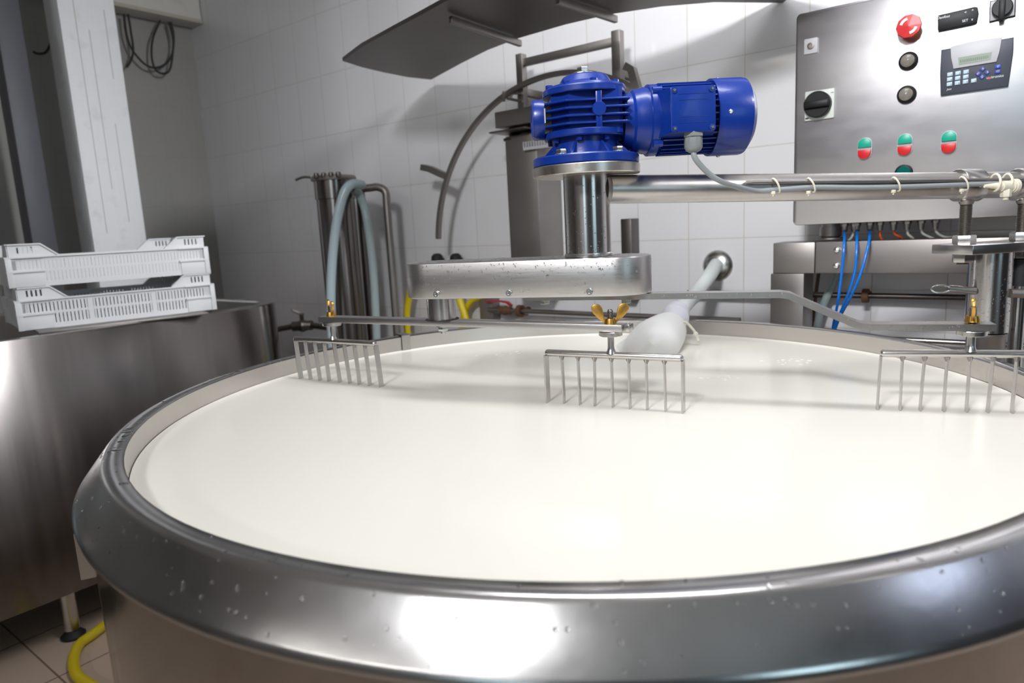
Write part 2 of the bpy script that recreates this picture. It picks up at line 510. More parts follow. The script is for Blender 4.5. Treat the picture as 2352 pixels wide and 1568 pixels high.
# strap folded over the far rim
cp = at_z(918, 768, RIM)
da = math.atan2(cp.y - VC.y, cp.x - VC.x)
mb = MB()
for r0, r1, z0, z1 in ((RIN - 0.0035, RIN - 0.0005, RIM - 0.075, RIM + 0.0045), (RIN - 0.0035, 0.785, RIM + 0.0015, RIM + 0.0045)):
    mb.lathe([(r0, z0), (r1, z0), (r1, z1), (r0, z1), (r0, z0)], MV, 6, da - 0.017, da + 0.017)
mb.build('rim_strap', 'steel', vat)
# square socket on the jacket
sp = at_y(156, 1237, 0.93)
sa = math.atan2(sp.y - VC.y, sp.x - VC.x)
fm = frame(V((VC.x + 0.815 * math.cos(sa), VC.y + 0.815 * math.sin(sa), 0.800)), (math.cos(sa), math.sin(sa), 0))
mb = MB()
for c, s in (((0.0135, 0, 0), (0.003, 0.030, 0.07)), ((-0.0135, 0, 0), (0.003, 0.030, 0.07)), ((0, 0.0135, 0), (0.024, 0.003, 0.07)), ((0, -0.0135, 0), (0.024, 0.003, 0.07))):
    mb.box(c, s, fm)
mb.build('socket_tube', 'steel', vat)
# drops on the rim
def rim_drops():
    mb = MB()
    for k in range(260):
        a = random.uniform(PI * 0.80, PI * 1.88)
        if random.random() < 0.22:
            r = random.uniform(RIN + 0.004, 0.776); n = V((0, 0, 1)); z = RIM
        else:
            t = random.random() ** 1.6; r = 0.780 + 0.032 * t; z = RIM - 0.0045 - 0.040 * t
            n = V((0.78 * math.cos(a), 0.78 * math.sin(a), 0.63))
        mb.drop(VC + V((r * math.cos(a), r * math.sin(a), z)), n, random.uniform(0.0008, 0.0022), 0.4, random.uniform(1, 1.8))
    for k in range(13):
        a = random.uniform(PI * 0.86, PI * 1.22); r = random.uniform(RIN + 0.007, 0.765)
        mb.drop(VC + V((r * math.cos(a), r * math.sin(a), RIM)), V((0, 0, 1)), random.uniform(0.003, 0.0055), 0.22, random.uniform(1.2, 2.4))
    return mb
rim_drops().build('water_drops', 'water', vat, kind='stuff')
mb = MB()
for k in range(160):
    a = random.uniform(-0.45, 0.25)
    mb.drop(VC + V((RIN * math.cos(a), RIN * math.sin(a), random.uniform(0.915, RIM - 0.003))), V((-math.cos(a), -math.sin(a), 0)), random.uniform(0.0008, 0.0018), 0.4)
mb.build('water_drops', 'water', vat, kind='stuff')

mb = MB()
prof = [(0, 0.0)] + [(r, 0.0) for r in (0.2, 0.4, 0.55, 0.65, 0.72)] + [(0.744, 0.0004), (0.7485, 0.002), (0.7485, -0.01)]
mb.lathe([(r, z) for r, z in prof], Matrix.Translation((VC.x, VC.y, MILK)), 128)
milk = mb.build('milk', 'milk', None, 60)
tag(milk, 'cream-white milk filling the big round vat', 'milk', kind='stuff')
mb = MB()
for (px, py, n, w) in ((1815, 831, 16, 0.030), (1660, 868, 9, 0.020), (1165, 812, 10, 0.035), (1750, 1148, 14, 0.02)):
    c = at_z(px, py, MILK)
    for k in range(n):
        mb.drop(c + V((random.gauss(0, w), random.gauss(0, w * 0.5), 0)), V((0, 0, 1)), random.uniform(0.002, 0.006), 0.10, random.uniform(1, 2))
fo = mb.build('foam', 'foam', None, kind='stuff')
tag(fo, 'thin white foam bubbles floating on the milk', 'foam', kind='stuff')

# ------------------------------------------------------------------ stirrer: column, boom, gear motor
CA = V((0.149, 1.263, 0))
boom = thing('stirrer_boom', V((CA.x, CA.y, 1.175)), 'stainless tube boom with upright column carrying the blue motor over the vat', 'boom')
MB().lathe([(0, 1.176), (0.042, 1.176), (0.042, 1.321), (0, 1.321)], Matrix.Translation(CA), 48).build('column', 'steel_brushed_z', boom)
MB().lathe([(0.044, 1.1765), (0.044, 1.180), (0.0425, 1.182)], Matrix.Translation(CA), 48).build('column_collar', 'steel', boom)
MB().lathe([(0, 1.319), (0.0945, 1.319), (0.096, 1.3205), (0.096, 1.3345), (0.0945, 1.336), (0, 1.336)], Matrix.Translation(CA), 64).build('flange_plate', 'steel_rusty', boom)
B0 = V((CA.x + 0.036, CA.y, 1.2935)); B1 = V((1.32, 1.43, 1.2575))
BDIR = (B1 - B0).normalized()
def on_boom(px):
    """boom axis point seen at picture column px"""
    lo, hi = 0.0, 1.0
    for k in range(40):
        t = (lo + hi) / 2; p = B0.lerp(B1, t) - CAM
        x = 1176 + F_PX * p.dot(_r) / p.dot(_fw)
        if x < px: lo = t
        else: hi = t
    return B0.lerp(B1, lo)
MB().cyl(B0, B1, 0.0255, 40).build('boom_tube', 'steel_pipe', boom)
MB().lathe([(0.020, 0), (0.0285, 0), (0.0285, 0.004), (0.0270, 0.0065), (0.0255, 0.0085)], axis(B0 - BDIR * 0.004, BDIR), 32).build('weld_bead', 'steel_dull', boom)
BF = BDIR.cross(V((0, 0, 1))).normalized()    # towards the viewer
if BF.y > 0: BF = -BF
pr0, pr1 = on_boom(1712), on_boom(2335)
fr = (BF * 0.9 + V((0, 0, 0.25))).normalized()
pts = [pr0 + fr * 0.0255, pr0 + BDIR * 0.012 + fr * 0.030, pr0.lerp(pr1, 0.5) + fr * 0.030, pr1 + fr * 0.030]
MB().tube(pts, 0.0036, 10).build('guide_rod', 'steel_dull', boom)
mb = MB()
for k in range(120):
    a = random.uniform(PI * 1.05, PI * 1.75); z = 1.182 + 0.13 * random.random() ** 2.2
    n = V((math.cos(a), math.sin(a), 0)); mb.drop(CA + n * 0.042 + V((0, 0, z)), n, random.uniform(0.0006, 0.0014), 0.5)
mb.build('water_drops', 'water', boom, kind='stuff')

MA = math.radians(1.5)
gm = thing('gear_motor', V((CA.x, CA.y, 1.336)), 'blue painted worm gear motor bolted on top of the steel column', 'motor')
G = Matrix.Translation(CA) @ Matrix.Rotation(MA, 4, 'Z')
GC = Matrix.Translation(CA)
blue = 'blue_paint'
# foot flange with gussets
mb = MB().lathe([(0, 1.336), (0.092, 1.336), (0.0945, 1.338), (0.0945, 1.350), (0.092, 1.3525), (0.066, 1.3525), (0.061, 1.356), (0.058, 1.374), (0.060, 1.386), (0, 1.386)], GC, 64)
mb.build('mounting_flange', blue, gm)
for k in range(8):
    a = math.radians(22 + 45 * k)
    m = GC @ Matrix.Rotation(a, 4, 'Z')
    MB().add([(0.056, -.002, 1.352), (0.083, -.002, 1.352), (0.058, -.002, 1.376), (0.056, .002, 1.352), (0.083, .002, 1.352), (0.058, .002, 1.376)],
             [(0, 1, 2), (5, 4, 3), (0, 3, 4, 1), (1, 4, 5, 2), (2, 5, 3, 0)], m).build('gusset', blue, gm)
for a in (232, 308, 140, 40):
    p = CA + V((0.078 * math.cos(math.radians(a)), 0.078 * math.sin(math.radians(a)), 1.3525))
    MB().cyl(p, p + V((0, 0, 0.0015)), 0.0115, 20).hexa(p + V((0, 0, 0.0015)), p + V((0, 0, 0.009)), 0.0095, 0.3).build('flange_bolt', 'zinc', gm)
# gearbox
plan = [(-0.040, -0.066), (0.062, -0.066), (0.070, -0.060), (0.070, 0.060), (0.062, 0.066), (-0.040, 0.066), (-0.073, 0.036), (-0.073, -0.036)]
def inset(k): return [(x * (1 - k) + 0.0 * k, y * (1 - k)) for x, y in plan]
gb = MB().prism(inset(0.16), 1.386, 1.462, G).lathe([(0, 1.383), (0.0715, 1.383), (0.073, 1.385), (0.073, 1.393), (0.0715, 1.3945), (0, 1.3945)], GC, 56).lathe([(0, 1.4555), (0.0715, 1.4555), (0.073, 1.457), (0.073, 1.465), (0.071, 1.467), (0, 1.467)], GC, 56)
gb = gb.build('gearbox_case', blue, gm)
for z in (1.403, 1.4155, 1.428, 1.4405):
    MB().prism(plan, z - 0.0016, z + 0.0016, G, 0.0008).build('cooling_fin', blue, gm)
mb = MB().box((0.016, -0.060, 1.424), (0.011, 0.013, 0.062), G, 0.002)
mb.lathe([(0, 0), (0.0118, 0), (0.0118, 0.0095), (0.0108, 0.0105), (0, 0.0105)], G @ axis((0.016, -0.059, 1.4245), (0, -1, 0)), 28)
mb.build('sight_boss', blue, gm)
mb = MB().lathe([(0.071, 1.462), (0.0715, 1.466), (0.069, 1.470), (0.050, 1.4755), (0.046, 1.478), (0.040, 1.4875), (0.036, 1.490), (0.0, 1.490)], GC @ Matrix.Translation((0.003, 0, 0)), 48)
for k in range(8):
    a = math.radians(10 + 45 * k)
    mb.hexa(CA + V((0.062 * math.cos(a), 0.062 * math.sin(a), 1.468)), CA + V((0.062 * math.cos(a), 0.062 * math.sin(a), 1.4755)), 0.0065)
mb.build('gearbox_cover', blue, gm)
for k in range(8):
    a = math.radians(30 + 45 * k)
    MB().hexa(CA + V((0.061 * math.cos(a), 0.061 * math.sin(a), 1.375)), CA + V((0.061 * math.cos(a), 0.061 * math.sin(a), 1.385)), 0.0062).build('case_screw', blue, gm)
MB().lathe([(0, 1.490), (0.021, 1.490), (0.021, 1.4945), (0.016, 1.497), (0, 1.497)], GC, 32).build('washer', 'zinc', gm)
MB().hexa(CA + V((0, 0, 1.497)), CA + V((0, 0, 1.505)), 0.0105, 0.2).build('top_bolt', 'zinc', gm)
MB().lathe([(0, 0.0), (0.0345, 0.0), (0.0345, 0.016), (0.0325, 0.0205), (0.029, 0.021), (0.028, 0.019), (0, 0.019)], G @ axis((-0.073, 0, 1.4195), (-1, 0, 0)), 40).build('worm_cap', blue, gm)
MB().box((-0.0735, -0.0365, 1.421), (0.002, 0.005, 0.024), G @ Matrix.Translation((0, 0, 0))).build('rating_tag', 'light_grey', gm)
# motor
AX = G @ axis((0.062, 0, 1.4095), (1, 0, 0)) @ Matrix.Diagonal((0.945, 0.945, 1, 1))       # lathe z = along the motor
MB().lathe([(0.040, 0), (0.0515, 0.002), (0.0525, 0.018), (0.0565, 0.022), (0.0575, 0.030), (0.0605, 0.040), (0.0605, 0.0475), (0.0, 0.0475)], AX, 56).build('adapter_bell', blue, gm)
mb = MB().lathe([(0, 0.0475), (0.0635, 0.0475), (0.065, 0.049), (0.065, 0.062), (0.060, 0.066), (0, 0.066)], AX, 56)
for a in (45, 135, 225, 315):
    c = V((0.0655 * math.cos(math.radians(a)), 0.0655 * math.sin(math.radians(a)), 0.050))
    mb.lathe([(0, 0), (0.007, 0), (0.007, 0.016), (0, 0.016)], AX @ Matrix.Translation(c), 12)
mb.build('motor_flange', blue, gm)
mb = MB().lathe([(0, 0.060), (0.0585, 0.060), (0.0585, 0.185), (0, 0.185)], AX, 48)
mb.build('motor_body', blue, gm)
for k in range(36):
    a = 2 * PI * k / 36
    m = AX @ Matrix.Rotation(a, 4, 'Z')
    MB().box((0.0615, 0, 0.120), (0.009, 0.0022, 0.106), m).build('motor_fin', blue, gm)
prof = [(0.0660, 0.160), (0.0700, 0.160), (0.0705, 0.163), (0.0705, 0.214), (0.0690, 0.2195), (0.0535, 0.2300), (0.0500, 0.2312), (0, 0.2318)]
MB().lathe(prof, AX, 56).build('fan_cowl', blue, gm, 25)
for a in (270 + 0, 180, 90, 0):
    c = V((0.0705 * math.cos(math.radians(a)), 0.0705 * math.sin(math.radians(a)), 0.178))
    d = V((math.cos(math.radians(a)), math.sin(math.radians(a)), 0))
    MB().lathe([(0, 0), (0.0036, 0), (0.0036, 0.0012), (0.002, 0.0026), (0, 0.0026)], AX @ axis(c, d), 14).build('cowl_screw', 'zinc', gm)
# terminal box on the viewer's side
tb = MB()
def frustum(mb, x0, x1, z0, z1, y0, y1, gx, gz, m):
    a = [(x0 - gx, y0, z0 - gz), (x1 + gx, y0, z0 - gz), (x1 + gx, y0, z1 + gz), (x0 - gx, y0, z1 + gz)]
    b = [(x0, y1, z0), (x1, y1, z0), (x1, y1, z1), (x0, y1, z1)]
    mb.add(a + b, [(0, 1, 2, 3), (7, 6, 5, 4), (0, 4, 5, 1), (1, 5, 6, 2), (2, 6, 7, 3), (3, 7, 4, 0)], m)
frustum(tb, 0.131, 0.204, 1.377, 1.448, -0.045, -0.088, 0.012, 0.004, G)
tb = tb.build('terminal_box', blue, gm)
lid = MB().prism(rrect(0.130, 1.376, 0.205, 1.449, 0.004), 0.088, 0.0945, G @ Matrix.Rotation(PI / 2, 4, 'X'), 0.0012)
for z in (1.437, 1.4275, 1.4005, 1.391):
    lid.box((0.1675, -0.0948, z), (0.048, 0.0008, 0.0008), G)
lid = lid.build('terminal_lid', blue, gm)
for x in (0.136, 0.199):
    for z in (1.382, 1.443):
        MB().lathe([(0, 0), (0.0052, 0), (0.0052, 0.003), (0, 0.003)], G @ axis((x, -0.093, z), (0, -1, 0)), 14).build('lid_lug', blue, lid)
        mb = MB().lathe([(0, 0.003), (0.0028, 0.003), (0.0022, 0.0048), (0, 0.0048)], G @ axis((x, -0.093, z), (0, -1, 0)), 12)
        mb.build('lid_screw', 'thread', lid)
g0 = G @ V((0.172, -0.078, 1.378))
mb = MB().hexa(g0, g0 - V((0, 0, 0.009)), 0.0175, 0.25).lathe([(0.0135, 0), (0.0152, 0.001), (0.0152, 0.0165), (0.0125, 0.022), (0.0075, 0.025), (0, 0.0255)], axis(g0 - V((0, 0, 0.009)), (0, 0, -1)), 10)
mb.build('cable_gland', 'grey_plastic', gm)

# power cable: gland -> boom -> right
def boomfront(px, dz=0.0, out=0.031):
    p = on_boom(px)
    return p + BF * out + V((0, 0, dz))
gb0 = g0 - V((0, 0, 0.033))
pts = [gb0 + V((0, 0, 0.006)), gb0 - V((-0.003, 0.002, 0.012)), at_y(1630, 400, 1.20), at_y(1668, 421, 1.217), boomfront(1712, -0.0065), boomfront(1760, -0.006), boomfront(1850, -0.002), boomfront(1950, -0.0035), boomfront(2052, -0.003), boomfront(2205, 0.000), boomfront(2262, 0.001)]
pc = MB().tube(pts, 0.0047, 12).build('power_cable', 'grey_cable')
tag(pc, 'grey power cable looping from the blue motor along the boom', 'cable')
for i, (px, w) in enumerate(((1763, 'nearest the blue motor'), (1842, 'second from the blue motor'), (2033, 'over the middle of the boom'), (2186, 'beside the collar of the boom'))):
    c = boomfront(px, 0.002, 0.030)
    t = thing('cable_tie', c, 'white cable tie round rod and cable, ' + w, 'cable tie', 'cable ties on the boom')
    ring = [c + BF * (0.0085 * math.cos(a)) + V((0, 0, 0.0125 * math.sin(a))) + BDIR * (-0.006 * math.sin(a)) for a in [2 * PI * k / 16 for k in range(16)]]
    MB().tube(ring, 0.0018, 8, False, True).build('strap', 'ivory_plastic', t)
    h = c + BF * 0.004 + V((0, 0, -0.0135)) - BDIR * 0.008
    MB().box((0, 0, 0), (0.007, 0.005, 0.006), frame(h, BDIR), 0.001).tube([h, h - V((0, 0, 0.006))], 0.0014, 6, False).build('lock_head', 'ivory_plastic', t)
# plastic hose fitting strapped at the right
c = boomfront(2276, -0.004, 0.036)
t = thing('hose_fitting', c, 'ivory plastic tee fitting strapped to the right end of the boom', 'fitting')
mb = MB().cyl(c - BDIR * 0.048, c - BDIR * 0.010, 0.003, 14, 0.008).lathe([(0, 0), (0.010, 0), (0.010, 0.022), (0.012, 0.022), (0.012, 0.026), (0.0135, 0.026), (0.0135, 0.033), (0, 0.033)], axis(c - BDIR * 0.012, BDIR), 20)
mb.build('fitting_body', 'ivory_plastic', t)
MB().hexa(c - V((0, 0, 0.006)), c - V((0, 0, 0.021)), 0.0095).cyl(c - V((0, 0, 0.02)), c - V((0, 0, 0.026)), 0.005, 12).build('side_port', 'ivory_plastic', t)
for k in (-0.022, 0.004):
    cc = c + BDIR * k
    ring = [cc + BF * (0.012 * math.cos(a) - 0.003) + V((0, 0, 0.016 * math.sin(a) + 0.007)) for a in [2 * PI * q / 14 for q in range(14)]]
    MB().tube(ring, 0.0024, 8, False, True).build('strap', 'ivory_plastic', t)

# ------------------------------------------------------------------ stirrer head
PA = V((-0.138, 1.363, 0))
hx = (V((0.149, 1.263, 0)) - PA).normalized()
HM = frame(PA, hx)
Z0, Z1 = 1.107, 1.175
head = thing('gear_housing', V((PA.x, PA.y, Z0)), 'flat stainless gear housing with rounded ends, wet with drops, under the column', 'gear housing')
HL = 0.353
MB().prism(stadium(0.0, HL, 0.064, 18), Z0, Z1, HM, 0.003).build('housing', 'steel_brushed_x', head, 40)
for x in (0.022, 0.168, 0.318):
    p = HM @ V((x, -0.064, Z0 + 0.0095))
    mb = MB().lathe([(0, 0), (0.0058, 0), (0.0058, 0.0035), (0.0052, 0.0042), (0.0032, 0.0042), (0.0028, 0.0020), (0, 0.0020)], axis(p, HM.to_3x3() @ V((0, -1, 0))), 18)
    mb.build('cap_screw', 'zinc', head)
pz = V((PA.x, PA.y, 0))
MB().lathe([(0, 1.0600), (0.0285, 1.0600), (0.0285, Z0), (0, Z0)], Matrix.Translation(pz), 32).build('planet_shaft', 'steel_brushed_z', head)
for x in (-0.045, 0.052):
    p = HM @ V((x, 0.0, Z0)); MB().hexa(p, p - V((0, 0, 0.003)), 0.010).build('cover_screw', 'zinc', head)
mb = MB()
nf = HM.to_3x3() @ V((0, -1, 0))
for k in range(300):
    x = random.uniform(-0.01, HL + 0.02); z = random.uniform(Z0 + 0.006, Z1 - 0.004)
    mb.drop(HM @ V((x, -0.064, z)), nf, random.uniform(0.0006, 0.0016), 0.6, random.uniform(1, 2.2))
for k in range(90):
    a = random.uniform(-PI / 2, 0.3) if k % 2 else random.uniform(PI, 1.5 * PI)
    cx = HL if k % 2 else 0
    d = HM.to_3x3() @ V((math.cos(a), math.sin(a), 0))
    mb.drop(HM @ V((cx + 0.064 * math.cos(a), 0.064 * math.sin(a), random.uniform(Z0 + 0.006, Z1 - 0.006))), d, random.uniform(0.0006, 0.0016), 0.55)
for k in range(260):
    x = random.uniform(-0.04, HL + 0.04); y = random.uniform(-0.058, 0.056)
    mb.drop(HM @ V((x, y, Z1)), V((0, 0, 1)), random.uniform(0.0008, 0.0024), 0.5)
mb.build('water_drops', 'water', head, kind='stuff')

# arm to the right: flat bar, cranked down
RC = V((0.718, 1.048, 0))
arm_s = V((0.035, 1.306, 0)); adir = (RC - arm_s).normalized(); aside = V((-adir.y, adir.x, 0))
La = (RC - arm_s).length
arm = thing('cranked_bar', V((arm_s.x, arm_s.y, 1.1)), 'cranked flat steel bar reaching from the gear housing to the right rake', 'bar')
def bent_bar(prof, w, th, m, name, par, matn):
    """prof: (x, ztop) points; bar of width w across y"""
    pts = []
    for x, z in prof: pts.append(V((x, 0, z - th / 2)))
    mb = MB(); k = len(pts); vs = []; fs = []
    for i, p in enumerate(pts):
        t = (pts[min(i + 1, k - 1)] - pts[max(i - 1, 0)]).normalized(); u = V((-t.z, 0, t.x))
        for a, b in ((-w / 2, -th / 2), (w / 2, -th / 2), (w / 2, th / 2), (-w / 2, th / 2)):
            vs.append(p + V((0, a, 0)) + u * b)
    for i in range(k - 1):
        for q in range(4):
            r = (q + 1) % 4; fs.append((i * 4 + q, i * 4 + r, i * 4 + 4 + r, i * 4 + 4 + q))
    fs.append((3, 2, 1, 0)); fs.append(tuple((k - 1) * 4 + q for q in range(4)))
    mb.add(vs, fs, m)
    return mb.build(name, matn, par, 20)
AM = frame(arm_s, adir)
def arm_x(px, Y):
    p = at_y(px, 700, Y); return (V((p.x, p.y, 0)) - arm_s).dot(adir)
xb0, xb1 = 0.462, 0.575
bent_bar([(0, 1.1065), (0.25, 1.1065), (xb0 - 0.012, 1.1065), (xb0 + 0.002, 1.1045), (xb0 + 0.014, 1.0985), (xb1 - 0.016, 1.059), (xb1 - 0.002, 1.0535), (xb1 + 0.012, 1.052), (La + 0.028, 1.052)], 0.034, 0.0105, AM, 'flat_bar', arm, 'steel')
for x in (0.035, 0.190):
    p = AM @ V((x, -0.004, 1.096)); MB().cyl(p, p - V((0, 0, 0.0015)), 0.0115, 18).hexa(p - V((0, 0, 0.0015)), p - V((0, 0, 0.0075)), 0.0095, 0.2).build('bolt', 'zinc', arm)
mb = MB()
for k in range(46):
    x = random.uniform(0.25, La)
    z = 1.102 if x < xb0 else (1.102 - (x - xb0) / (xb1 - xb0) * 0.05 if x < xb1 else 1.047)
    mb.drop(AM @ V((x, -0.017, z + random.uniform(-0.004, 0.003))), AM.to_3x3() @ V((0, -1, 0)), random.uniform(0.0006, 0.0015), 0.5)
mb.build('water_drops', 'water', arm, kind='stuff')

# cross bar on the planet shaft
L_C, M_C = V((-0.400, 1.515, 0)), V((0.174, 1.185, 0))
cd = (M_C - L_C).normalized()
CM = frame(L_C, cd)
CLn = (M_C - L_C).length
cross = thing('cross_bar', V((L_C.x, L_C.y, 1.045)), 'straight flat steel bar bolted under the planet shaft, a rake at each end', 'bar')
MB().box((CLn / 2, 0, 1.0535), (CLn + 0.052, 0.030, 0.0125), CM, 0.001).build('flat_bar', 'steel_brushed_x', cross)
xp = (PA - L_C).dot(cd)
p = CM @ V((xp, 0, 1.047))
MB().cyl(p, p - V((0, 0, 0.002)), 0.014, 20).hexa(p - V((0, 0, 0.002)), p - V((0, 0, 0.011)), 0.0105).lathe([(0, 0), (0.0055, 0), (0.0055, 0.007), (0, 0.009)], axis(p - V((0, 0, 0.009)), (0, 0, -1)), 14).build('shaft_nut', 'zinc', cross)
MB().lathe([(0, 1.0598), (0.034, 1.0598), (0.034, 1.0606), (0, 1.0606)], Matrix.Translation(V((PA.x, PA.y, 0))), 32).build('gasket_washer', 'black_rubber', cross)
MB().box((CLn + 0.033, 0.004, 1.0535), (0.008, 0.022, 0.0125), CM, 0.001).build('end_clamp', 'steel', cross)

# rakes
def rake(name, c, yaw, label, end_w, ztop, wn_yaw, bend=0.0):
    r = thing(name, V((c.x, c.y, MILK - 0.03)), label, 'rake', 'milk rakes on the stirrer')
    Mr = Matrix.Translation(c) @ Matrix.Rotation(yaw, 4, 'Z')
    zb = 1.003; W = 0.252
    hw = W / 2 + 0.0012
    MB().lathe([(0, 0), (0.004, 0.0006), (0.0058, 0.0026), (0.0064, 0.0055), (0.0064, 2 * hw - 0.0055), (0.0058, 2 * hw - 0.0026), (0.004, 2 * hw - 0.0006), (0, 2 * hw)], axis(Mr @ V((-hw, 0, zb)), Mr.to_3x3() @ V((1, 0, 0))), 20).build('rake_bar', 'steel', r)
    for k in range(9):
        x = -W / 2 + W * k / 8
        end = k in (0, 8)
        w = end_w if end else 0.0105
        t = 0.0022 if not end else 0.003
        j = random.uniform(-0.003, 0.003) if not end else 0
        zt = zb - 0.004; zl = MILK - 0.05
        top = [(x - t / 2, -w / 2, zt), (x + t / 2, -w / 2, zt), (x + t / 2, w / 2, zt), (x - t / 2, w / 2, zt)]
        bot = [(q[0] + j - bend, q[1], zl) for q in top]
        MB().add(top + bot, [(0, 1, 2, 3), (7, 6, 5, 4), (0, 4, 5, 1), (1, 5, 6, 2), (2, 6, 7, 3), (3, 7, 4, 0)], Mr).build('tooth', 'steel', r)
        if not end:
            MB().lathe([(0.0055, 0), (0.004, 0.004), (0.0022, 0.008), (0, 0.008)], axis(Mr @ V((x, 0, zb - 0.0045)), (0, 0, -1)), 10).build('weld_spot', 'steel_dull', r)
    MB().lathe([(0.0095, zb + 0.004), (0.0065, zb + 0.010), (0.0058, zb + 0.014), (0.0058, ztop - 0.008)], Mr, 18).build('stem', 'steel', r)
    zd = ztop - 0.0085
    MB().lathe([(0, zd), (0.0198, zd), (0.0208, zd + 0.001), (0.0208, zd + 0.0073), (0.0198, zd + 0.0083), (0, zd + 0.0083)], Mr, 32).build('seat_disc', 'steel', r)
    zn = ztop + 0.0128
    mb = MB(); pr = [(0.0, zn - 0.01)]
    for k in range(16):
        zz = zn - 0.002 + 0.0016 * k
        pr += [(0.0055, zz), (0.0046, zz + 0.0008)]
    pr += [(0.0035, zz + 0.003), (0, zz + 0.0034)]
    MB().lathe(pr, Mr, 16).build('threaded_stud', 'thread', r)
    wm = Matrix.Translation(c) @ Matrix.Rotation(wn_yaw, 4, 'Z')
    nut = MB().lathe([(0.0056, zn), (0.0108, zn), (0.0102, zn + 0.004), (0.0088, zn + 0.0095), (0.0056, zn + 0.0095)], wm, 24).build('wing_nut', 'brass', r)
    for sg in (-1, 1):
        prof = [(0.006, 0.001), (0.012, 0.003), (0.021, 0.010), (0.029, 0.0185), (0.0325, 0.025), (0.0325, 0.030), (0.030, 0.0335), (0.0255, 0.0355), (0.0195, 0.0345), (0.0150, 0.031), (0.0125, 0.025), (0.0115, 0.017), (0.0100, 0.010), (0.006, 0.0085)]
        m = wm @ Matrix.Translation((0, 0, zn)) @ Matrix.Rotation(PI / 2, 4, 'X')
        MB().prism([(sg * x, y) for x, y in prof], -0.0025, 0.0025, m, 0.0008).build('wing', 'brass', nut)
    return r
rake('stirring_rake', L_C, math.atan2(-0.139, 0.224), 'nine-toothed steel rake hanging from the left end of the cross bar', 0.013, 1.047, math.radians(115), -0.010)
rake('stirring_rake', M_C, math.atan2(-0.113, 0.222), 'nine-toothed steel rake with splayed brass wing nut, in the middle of the milk', 0.018, 1.047, math.radians(-6))
rake('stirring_rake', RC, math.atan2(-0.085, 0.275), 'nine-toothed steel rake on the cranked arm at the right', 0.008, 1.0410, math.radians(57.5), 0.004)

# ------------------------------------------------------------------ stand that carries the boom
pb1 = on_boom(2222); pb2 = pb1 + BDIR * 0.130
PSZ = 1.137      # plate underside
stand = thing('boom_stand', V((pb1.x + 0.05, pb1.y, 0.0)), 'steel post with clamp plate and threaded rods holding up the right of the boom', 'stand')
for i, p in enumerate((pb1, pb2)):
    MB().lathe([(0.0257, -0.023), (0.0305, -0.023), (0.0315, -0.0215), (0.0315, 0.0215), (0.0305, 0.023), (0.0257, 0.023)], axis(p, BDIR), 40).build('clamp_collar', 'steel', stand)
    b = V((p.x, p.y, 0))
    pr = [(0, 1.115)]
    zz = 1.116
    while zz < p.z - 0.032:
        pr += [(0.0112, zz), (0.0097, zz + 0.0016)]; zz += 0.0032
    pr += [(0, zz)]
    MB().lathe(pr, Matrix.Translation(b), 20).build('threaded_rod', 'thread', stand, 20)
    MB().lathe([(0.0145, p.z - 0.028), (0.0128, p.z - 0.034), (0.0112, p.z - 0.037)], Matrix.Translation(b), 20).build('weld_neck', 'steel_dull', stand)
    MB().hexa(b + V((0, 0, PSZ + 0.0185)), b + V((0, 0, PSZ + 0.0365)), 0.0205, 0.45).build('lock_nut', 'steel', stand)
    MB().hexa(b + V((0, 0, PSZ)), b + V((0, 0, PSZ - 0.017)), 0.0205, 0.45).build('lock_nut', 'steel', stand)
pm = (pb1 + pb2) / 2
PM = frame(V((pm.x, pm.y, 0)), V((BDIR.x, BDIR.y, 0)))
MB().box((0.0, 0.0, PSZ + 0.0092), (0.185, 0.105, 0.0184), PM, 0.0015).build('clamp_plate', 'steel', stand)
pc_ = PM @ V((0.0, 0.002, 0))
MB().lathe([(0, 0.975), (0.039, 0.975), (0.039, PSZ), (0, PSZ)], Matrix.Translation(pc_), 40).build('post', 'steel_brushed_z', stand)
MB().lathe([(0.0, 0.001), (0.034, 0.001), (0.034, 0.962), (0.0365, 0.966), (0.0365, 0.972), (0.0, 0.976)], Matrix.Translation(pc_), 32).build('post_socket', 'steel_dull', stand)
vd = (V((VC.x, VC.y, 0)) - V((pc_.x, pc_.y, 0)))
jl = vd.length - 0.799
jm = frame(V((pc_.x, pc_.y, 0.74)), vd.normalized())
MB().box((jl / 2, 0, 0), (jl, 0.05, 0.12), jm).build('vat_bracket', 'steel_dull', stand)
lz = 1.060
e0 = V((pc_.x, pc_.y, lz)) + V((-0.035, -0.012, 0))
e1 = e0 + V((-0.046, 0.014, 0.006))
mb = MB().cyl(e0, e1, 0.0078, 14)
mb.build('locking_lever', 'steel', stand)
ring = [e1 + V((-0.014, 0.004, 0)) + V((-0.016 * math.cos(a), 0.005 * math.cos(a), 0.0075 * math.sin(a))) for a in [2 * PI * k / 16 for k in range(16)]]
MB().tube(ring, 0.0018, 8, False, True).build('pull_ring', 'zinc', stand)
e2 = V((pc_.x, pc_.y, lz - 0.005)) + V((0.02, -0.034, 0))
MB().cyl(e2, e2 + V((0.11, -0.03, -0.006)), 0.009, 16).build('tommy_bar', 'steel_dull', stand)
gp = at_y(2343, 640, 1.385); gp = V((gp.x, gp.y, 0))
MB().lathe([(0, 0.001), (0.0135, 0.001), (0.0135, 1.075), (0, 1.075)], Matrix.Translation(gp), 20).build('lift_tube', 'steel_brushed_z', stand)
MB().lathe([(0, 1.065), (0.0175, 1.065), (0.0175, 1.119), (0, 1.119)], Matrix.Translation(gp), 20).build('rubber_sleeve', 'black_rubber', stand)
mb = MB()
for k in range(150):
    a = random.uniform(PI * 1.0, PI * 1.75); n = V((math.cos(a), math.sin(a), 0))
    mb.drop(pc_ + n * 0.039 + V((0, 0, random.uniform(0.985, 1.12))), n, random.uniform(0.0007, 0.0017), 0.5)
